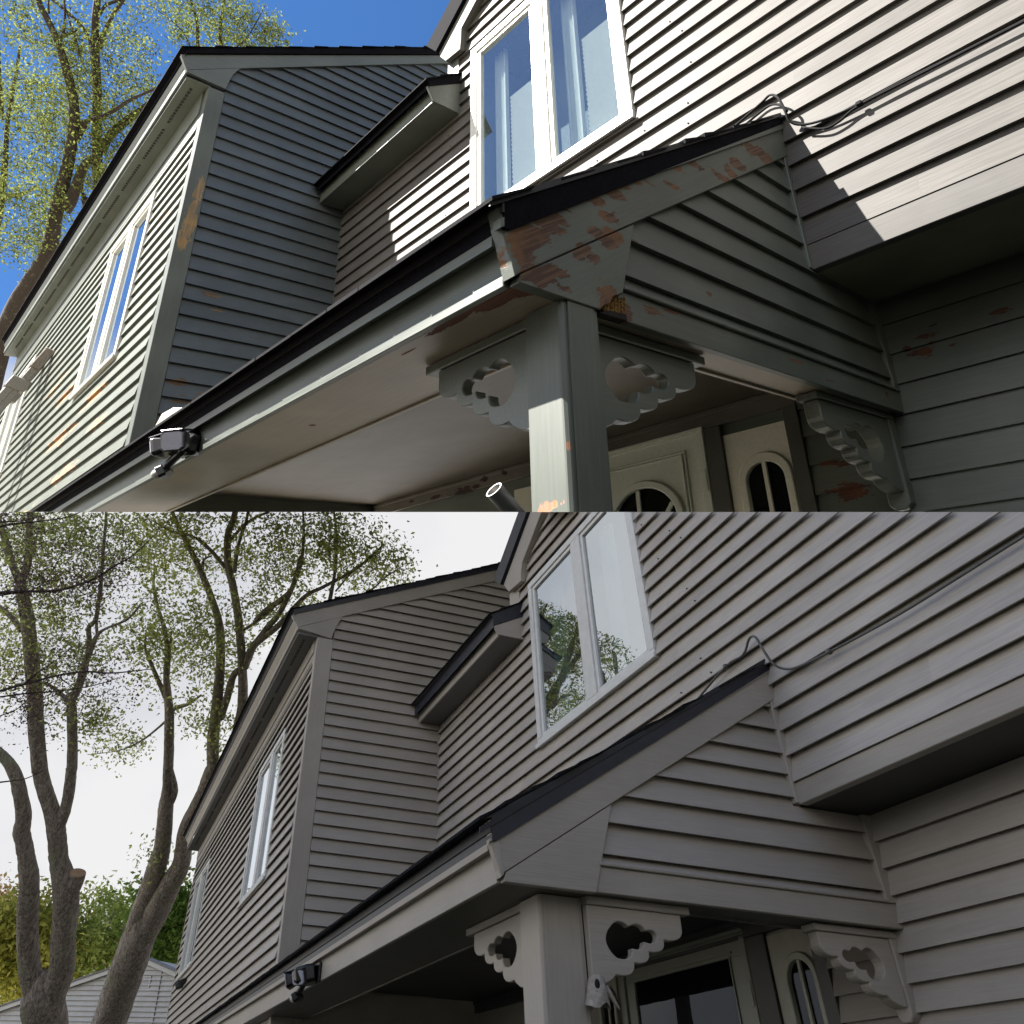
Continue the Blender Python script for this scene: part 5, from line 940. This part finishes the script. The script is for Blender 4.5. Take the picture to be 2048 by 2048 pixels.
# ------------------------------------------------------------------ small things on the houses
BLK = flat('black_plastic', (.012, .012, .013), .28, spec=.6, noise=.05); LENS = flat('lamp_lens', (.40, .40, .46), .25, noise=.03); DOME = flat('sensor_dome', (.42, .41, .38), .4, noise=.03)
CAB = flat('cable_black', (.014, .014, .015), .85, spec=.15); CABG = flat('cable_grey', (.10, .10, .095), .5)
def floodlight(side, label, pts, yf, up, d1, d2, k, ds):
    base, body, h1, h2, arm, sen = pts
    T = thing('floodlight', label, 'security light', side, group='security lights on the porch eaves')
    obj('back_plate', box(base[0] - .075 * k, base[0] + .075 * k, yf - .022, yf - .001, base[2] - .07, base[2] + .07), BLK, side, T, bevel=.008)
    obj('housing', oriented((base[0], yf - .02, base[2]), (body[0] - base[0], body[1] - yf, body[2] - base[2] - .01), up, [(0, .075 * k, .062), (.05 * k, .078 * k, .066), (.11 * k, .066 * k, .058), (.13 * k, .04 * k, .035)]), BLK, side, T, bevel=.004)
    for h, d in ((h1, d1), (h2, d2)):
        lamp = obj('lamp_head', oriented(h, d, up, [(-.045, .03 * k, .028), (-.03, .044 * k, .042), (.02, .058 * k, .056), (.035, .058 * k, .056)]), BLK, side, T, bevel=.003)
        obj('lens', oriented(h, d, up, [(.0352, .05 * k, .05), (.044, .047 * k, .047)]), LENS, side, lamp)
        obj('hood', oriented(Vector(h) + Vector(up) * .058, d, up, [(-.03, .05 * k, .006), (.06, .05 * k, .006)]), BLK, side, lamp, bevel=.002)
        obj('knuckle', tube([(*body, .02), (*[(a + b) / 2 for a, b in zip(body, h)], .018), (*(Vector(h) - Vector(d).normalized() * .04), .02)], 8, 2), BLK, side, T, smooth=True)
    obj('sensor_arm', tube([(body[0], body[1], body[2] - .03, .024), (*arm, .022), (*[(a * .3 + b * .7) for a, b in zip(arm, sen)], .026)], 8, 2), BLK, side, T, smooth=True)
    sb = obj('sensor', oriented(sen, ds, up, [(-.05, .03 * k, .022), (-.02, .042 * k, .034), (.015, .042 * k, .034)]), BLK, side, T, bevel=.003)
    obj('sensor_dome', ball(tuple(Vector(sen) + Vector(ds).normalized() * .014), .034, sq=(k, 1, .9)), DOME, side, sb, smooth=True)
    return T
floodlight(A, 'black twin floodlight with motion sensor below the weathered porch eave', [(-3.72, 1.18, 1.075), (-3.61, 1.12, 1.039), (-3.52, 1.05, 1.027), (-3.735, 1.06, 1.048), (-3.69, 1.10, .968), (-3.774, 1.08, .910)], 1.187, (0, 0, 1), (.62, -.75, -.25), (-.75, -.62, -.25), 1.1, (-.45, -.75, -.5))
floodlight(B, 'black twin floodlight with motion sensor below the painted porch eave', [(-7.25, 1.72, 1.06), (-7.278, 1.66, 1.055), (-7.251, 1.60, 1.03), (-7.62, 1.60, 1.05), (-7.355, 1.64, .986), (-7.478, 1.62, .913)], 1.729, (0, 0, 1), (.45, -.85, -.3), (-.35, -.9, -.25), 1.3, (-.5, -.8, -.5))

def cable(side, label, runs, y, mat, clips, r):
    T = thing('service_cable', label, 'cable', side)
    for L in runs: obj('cable_run', tube([(p[0], y - (p[2] if len(p) > 2 else 0), p[1], r) for p in L], 6, 4), mat, side, T, smooth=True)
    for (x, z) in clips: obj('cable_clip', box(x - .012, x + .016, y - .02, y + .014, z - .012, z + .014), mat, side, T, bevel=.004)
cable(A, 'black cables looping over the weathered porch peak and along the sunlit boards', [
    [(-1.60, 2.86), (-1.44, 2.91), (-1.335, 2.945), (-1.27, 2.935, .03), (-1.225, 2.86, .05), (-1.21, 2.75, .04), (-1.208, 2.68, .02), (-1.16, 2.63), (-1.05, 2.585), (-.88, 2.563), (-.69, 2.562), (-.52, 2.552), (-.19, 2.54), (.3, 2.53), (1.4, 2.52)],
    [(-1.50, 2.84), (-1.36, 2.88), (-1.28, 2.86, .03), (-1.22, 2.80, .05), (-1.20, 2.74, .04)],
    [(-1.16, 2.61), (-1.06, 2.525), (-.98, 2.522), (-.88, 2.555), (-.6, 2.548), (0, 2.528)]], 3.13, CAB, [(-.875, 2.562)], .0075)
cable(B, 'grey cable arching over the painted porch peak and along the boards', [
    [(-5.0, 2.33), (-4.5, 2.50), (-4.11, 2.603), (-3.93, 2.60), (-3.82, 2.66, .02), (-3.73, 2.62, .05), (-3.68, 2.52, .07), (-3.655, 2.40, .04), (-3.60, 2.345), (-3.47, 2.312), (-3.26, 2.294), (-2.78, 2.27), (-2.36, 2.274), (-2.04, 2.279), (-1.2, 2.285), (.5, 2.29)]], 3.545, CABG, [(-3.26, 2.294), (-4.11, 2.60)], .008)

def ladder():
    T = thing('ladder', 'weathered aluminium extension ladder leaning on the upper wall of the peeling house', 'ladder', A)
    alu = flat('dull_aluminium', (.26, .245, .22), .6, metal=.2, noise=.15); mit = flat('ladder_mitt', (.24, .21, .18), .85, noise=.25)
    dy, dz = -.36, -1.0; L = math.hypot(dy, dz); uy, uz = dy / L, dz / L; ny, nz = -uz, uy
    def rail(y0, z0, s0, s1, wd, x0, x1): 
        a = (y0 + uy * s0, z0 + uz * s0); b = (y0 + uy * s1, z0 + uz * s1)
        return prism([(a[0] + ny * wd, a[1] + nz * wd), (b[0] + ny * wd, b[1] + nz * wd), (b[0] - ny * wd, b[1] - nz * wd), (a[0] - ny * wd, a[1] - nz * wd)], 0, x0, x1)
    y0, z0 = 1.43, 4.62
    for x in (-11.55, -12.1):
        r = obj('rail', rail(y0, z0, .1, 4.2, .052, x - .03, x + .03), alu, A, T, bevel=.004)
        if r: obj('end_mitt', rail(y0, z0, -.04, .34, .075, x - .07, x + .07), mit, A, r, bevel=.012)
        obj('base_rail', rail(y0 - .085, z0, .62, 4.2, .050, x - .035, x + .035), alu, A, T, bevel=.004)
        obj('rail_bracket', rail(y0 - .03, z0, .56, .76, .13, x - .055, x + .055), alu, A, T, bevel=.008)
    for k in range(13):
        s = .35 + k * .3
        obj('rung', tube([(-12.08, y0 + uy * s, z0 + uz * s, .018), (-11.57, y0 + uy * s, z0 + uz * s, .018)], 8, 1), alu, A, T)
ladder()

def pole():
    T = thing('pole', 'hollow aluminium pole end rising past the foot of the weathered porch post', 'pole', FREEA)
    p0, p1 = np.array([-0.034,1.179,2.528]), np.array([0.15,1.415,2.411]); d = (p1 - p0) / np.linalg.norm(p1 - p0)
    r = .0195; q = lambda a, rad: (*(p0 + d * a), rad)
    al = flat('pole_aluminium', (.45, .44, .42), .35, metal=.75, noise=.12)
    obj('tube_wall', [tube([q(0, r), q(.2, r * .93), q(.9, r * .93)], 24, 1, cap=False), tube([q(.0, r * .84), q(.9, r * .84)], 24, 1, cap=False)], al, FREEA, T, smooth=True, world=True)
    ring0 = tube([q(0, r), q(.0005, r)], 24, 1, cap=False)[0][:24]; ring1 = tube([q(0, r * .84), q(.0005, r * .84)], 24, 1, cap=False)[0][:24]
    obj('rim', (ring0 + ring1, [(k, (k + 1) % 24, 24 + (k + 1) % 24, 24 + k) for k in range(24)]), flat('cut_rim', (.8, .8, .78), .3, metal=.2), FREEA, T, world=True)
    obj('inner_plug', ([tuple(p0 + d * .12 + (np.array(v) - p0)) for v in ring1], [tuple(range(24))]), BLK, FREEA, T, world=True)
pole()

def roof_board():
    o = obj('roof_board', prism([(-5.33, 1.49), (-5.29, 1.62), (-5.16, 1.715), (-4.95, 1.70), (-4.73, 1.635), (-4.45, 1.60), (-4.40, 1.49)], 1, 1.405, 1.44), flat('pale_board', (.46, .42, .35), .6, noise=.1), A, None, bevel=.006)
    if o: tag(o, 'pale beige board standing on the weathered porch roof above the floodlight', 'board')
roof_board()

def skull():
    T = thing('skull', 'weathered animal skull hanging beside the painted porch post', 'ornament', B)
    bone = flat('old_bone', (.36, .32, .27), .6, noise=.22, scale=40, bump=.3)
    cx, V, F, n, m = -3.905, [], [], 20, 9
    for i in range(m):
        t = i / (m - 1); z = .664 - .128 * t; ry = .030 + .036 * t ** .8; rx = .026 + .026 * t; cy = 2.238 - .006 * t
        for k in range(n):
            a = 2 * math.pi * k / n
            drop = 0 if i < m - 1 else .010 * math.sin(3 * a + .6) + .006 * math.sin(5 * a)
            bul = 1 + .10 * math.sin(2 * a + 3 * t) - (.25 if i == 0 else 0)
            V.append((cx + rx * bul * math.cos(a), cy + ry * bul * math.sin(a), z + drop))
    for i in range(m - 1):
        for k in range(n): F.append((i * n + k, i * n + (k + 1) % n, (i + 1) * n + (k + 1) % n, (i + 1) * n + k))
    F.append(tuple(range(n)))
    c = obj('cranium', (V, F), bone, B, T, smooth=True)
    obj('eye_socket', ball((cx + .030, 2.222, .618), .021, 12, 8, (.55, .6, 1.25)), flat('socket_shade', (.008, .007, .006), .9), B, T, smooth=True)  # dark ball stands in for the shade inside the hollow
    obj('snout', tube([(cx + .01, 2.275, .620, .014), (cx + .012, 2.295, .585, .012), (cx + .012, 2.318, .553, .008), (cx + .012, 2.337, .530, .003)], 8, 3), bone, B, T, smooth=True)
    obj('cheek_bone', tube([(cx + .034, 2.205, .598, .006), (cx + .040, 2.235, .585, .007), (cx + .030, 2.268, .592, .006)], 6, 3), bone, B, T, smooth=True)
skull()

def wall_camera():
    T = thing('wall_camera', 'tiny black camera under the end window of the painted wing', 'camera', B)
    c = (-18.6, 1.80, 2.33)
    obj('mount', oriented((-18.6, 1.86, 2.36), (0, -1, -.2), (0, 0, 1), [(0, .05, .04), (.06, .04, .03)]), BLK, B, T)
    obj('camera_body', oriented(c, (-.5, -.8, -.4), (0, 0, 1), [(-.09, .05, .05), (.08, .06, .055)]), BLK, B, T, bevel=.006)
    obj('camera_body', oriented((-18.3, 1.80, 2.35), (.5, -.8, -.4), (0, 0, 1), [(-.07, .05, .045), (.07, .055, .05)]), BLK, B, T, bevel=.006)
wall_camera()


# ------------------------------------------------------------------ every thing's Empty stands at the foot of its parts
def settle():
    for e in [o for o in SC.objects if o.type == 'EMPTY']:
        pts = []
        for ch in e.children:
            if ch.type == 'MESH' and len(ch.data.vertices): pts += [Vector(c) for c in ch.bound_box]
        if not pts: continue
        base = Vector((sum(p.x for p in pts) / len(pts), sum(p.y for p in pts) / len(pts), min(p.z for p in pts)))
        e.location = base
        for ch in e.children: ch.matrix_parent_inverse = Matrix.Translation(-base)
        if 'base' in e: del e['base']
settle()
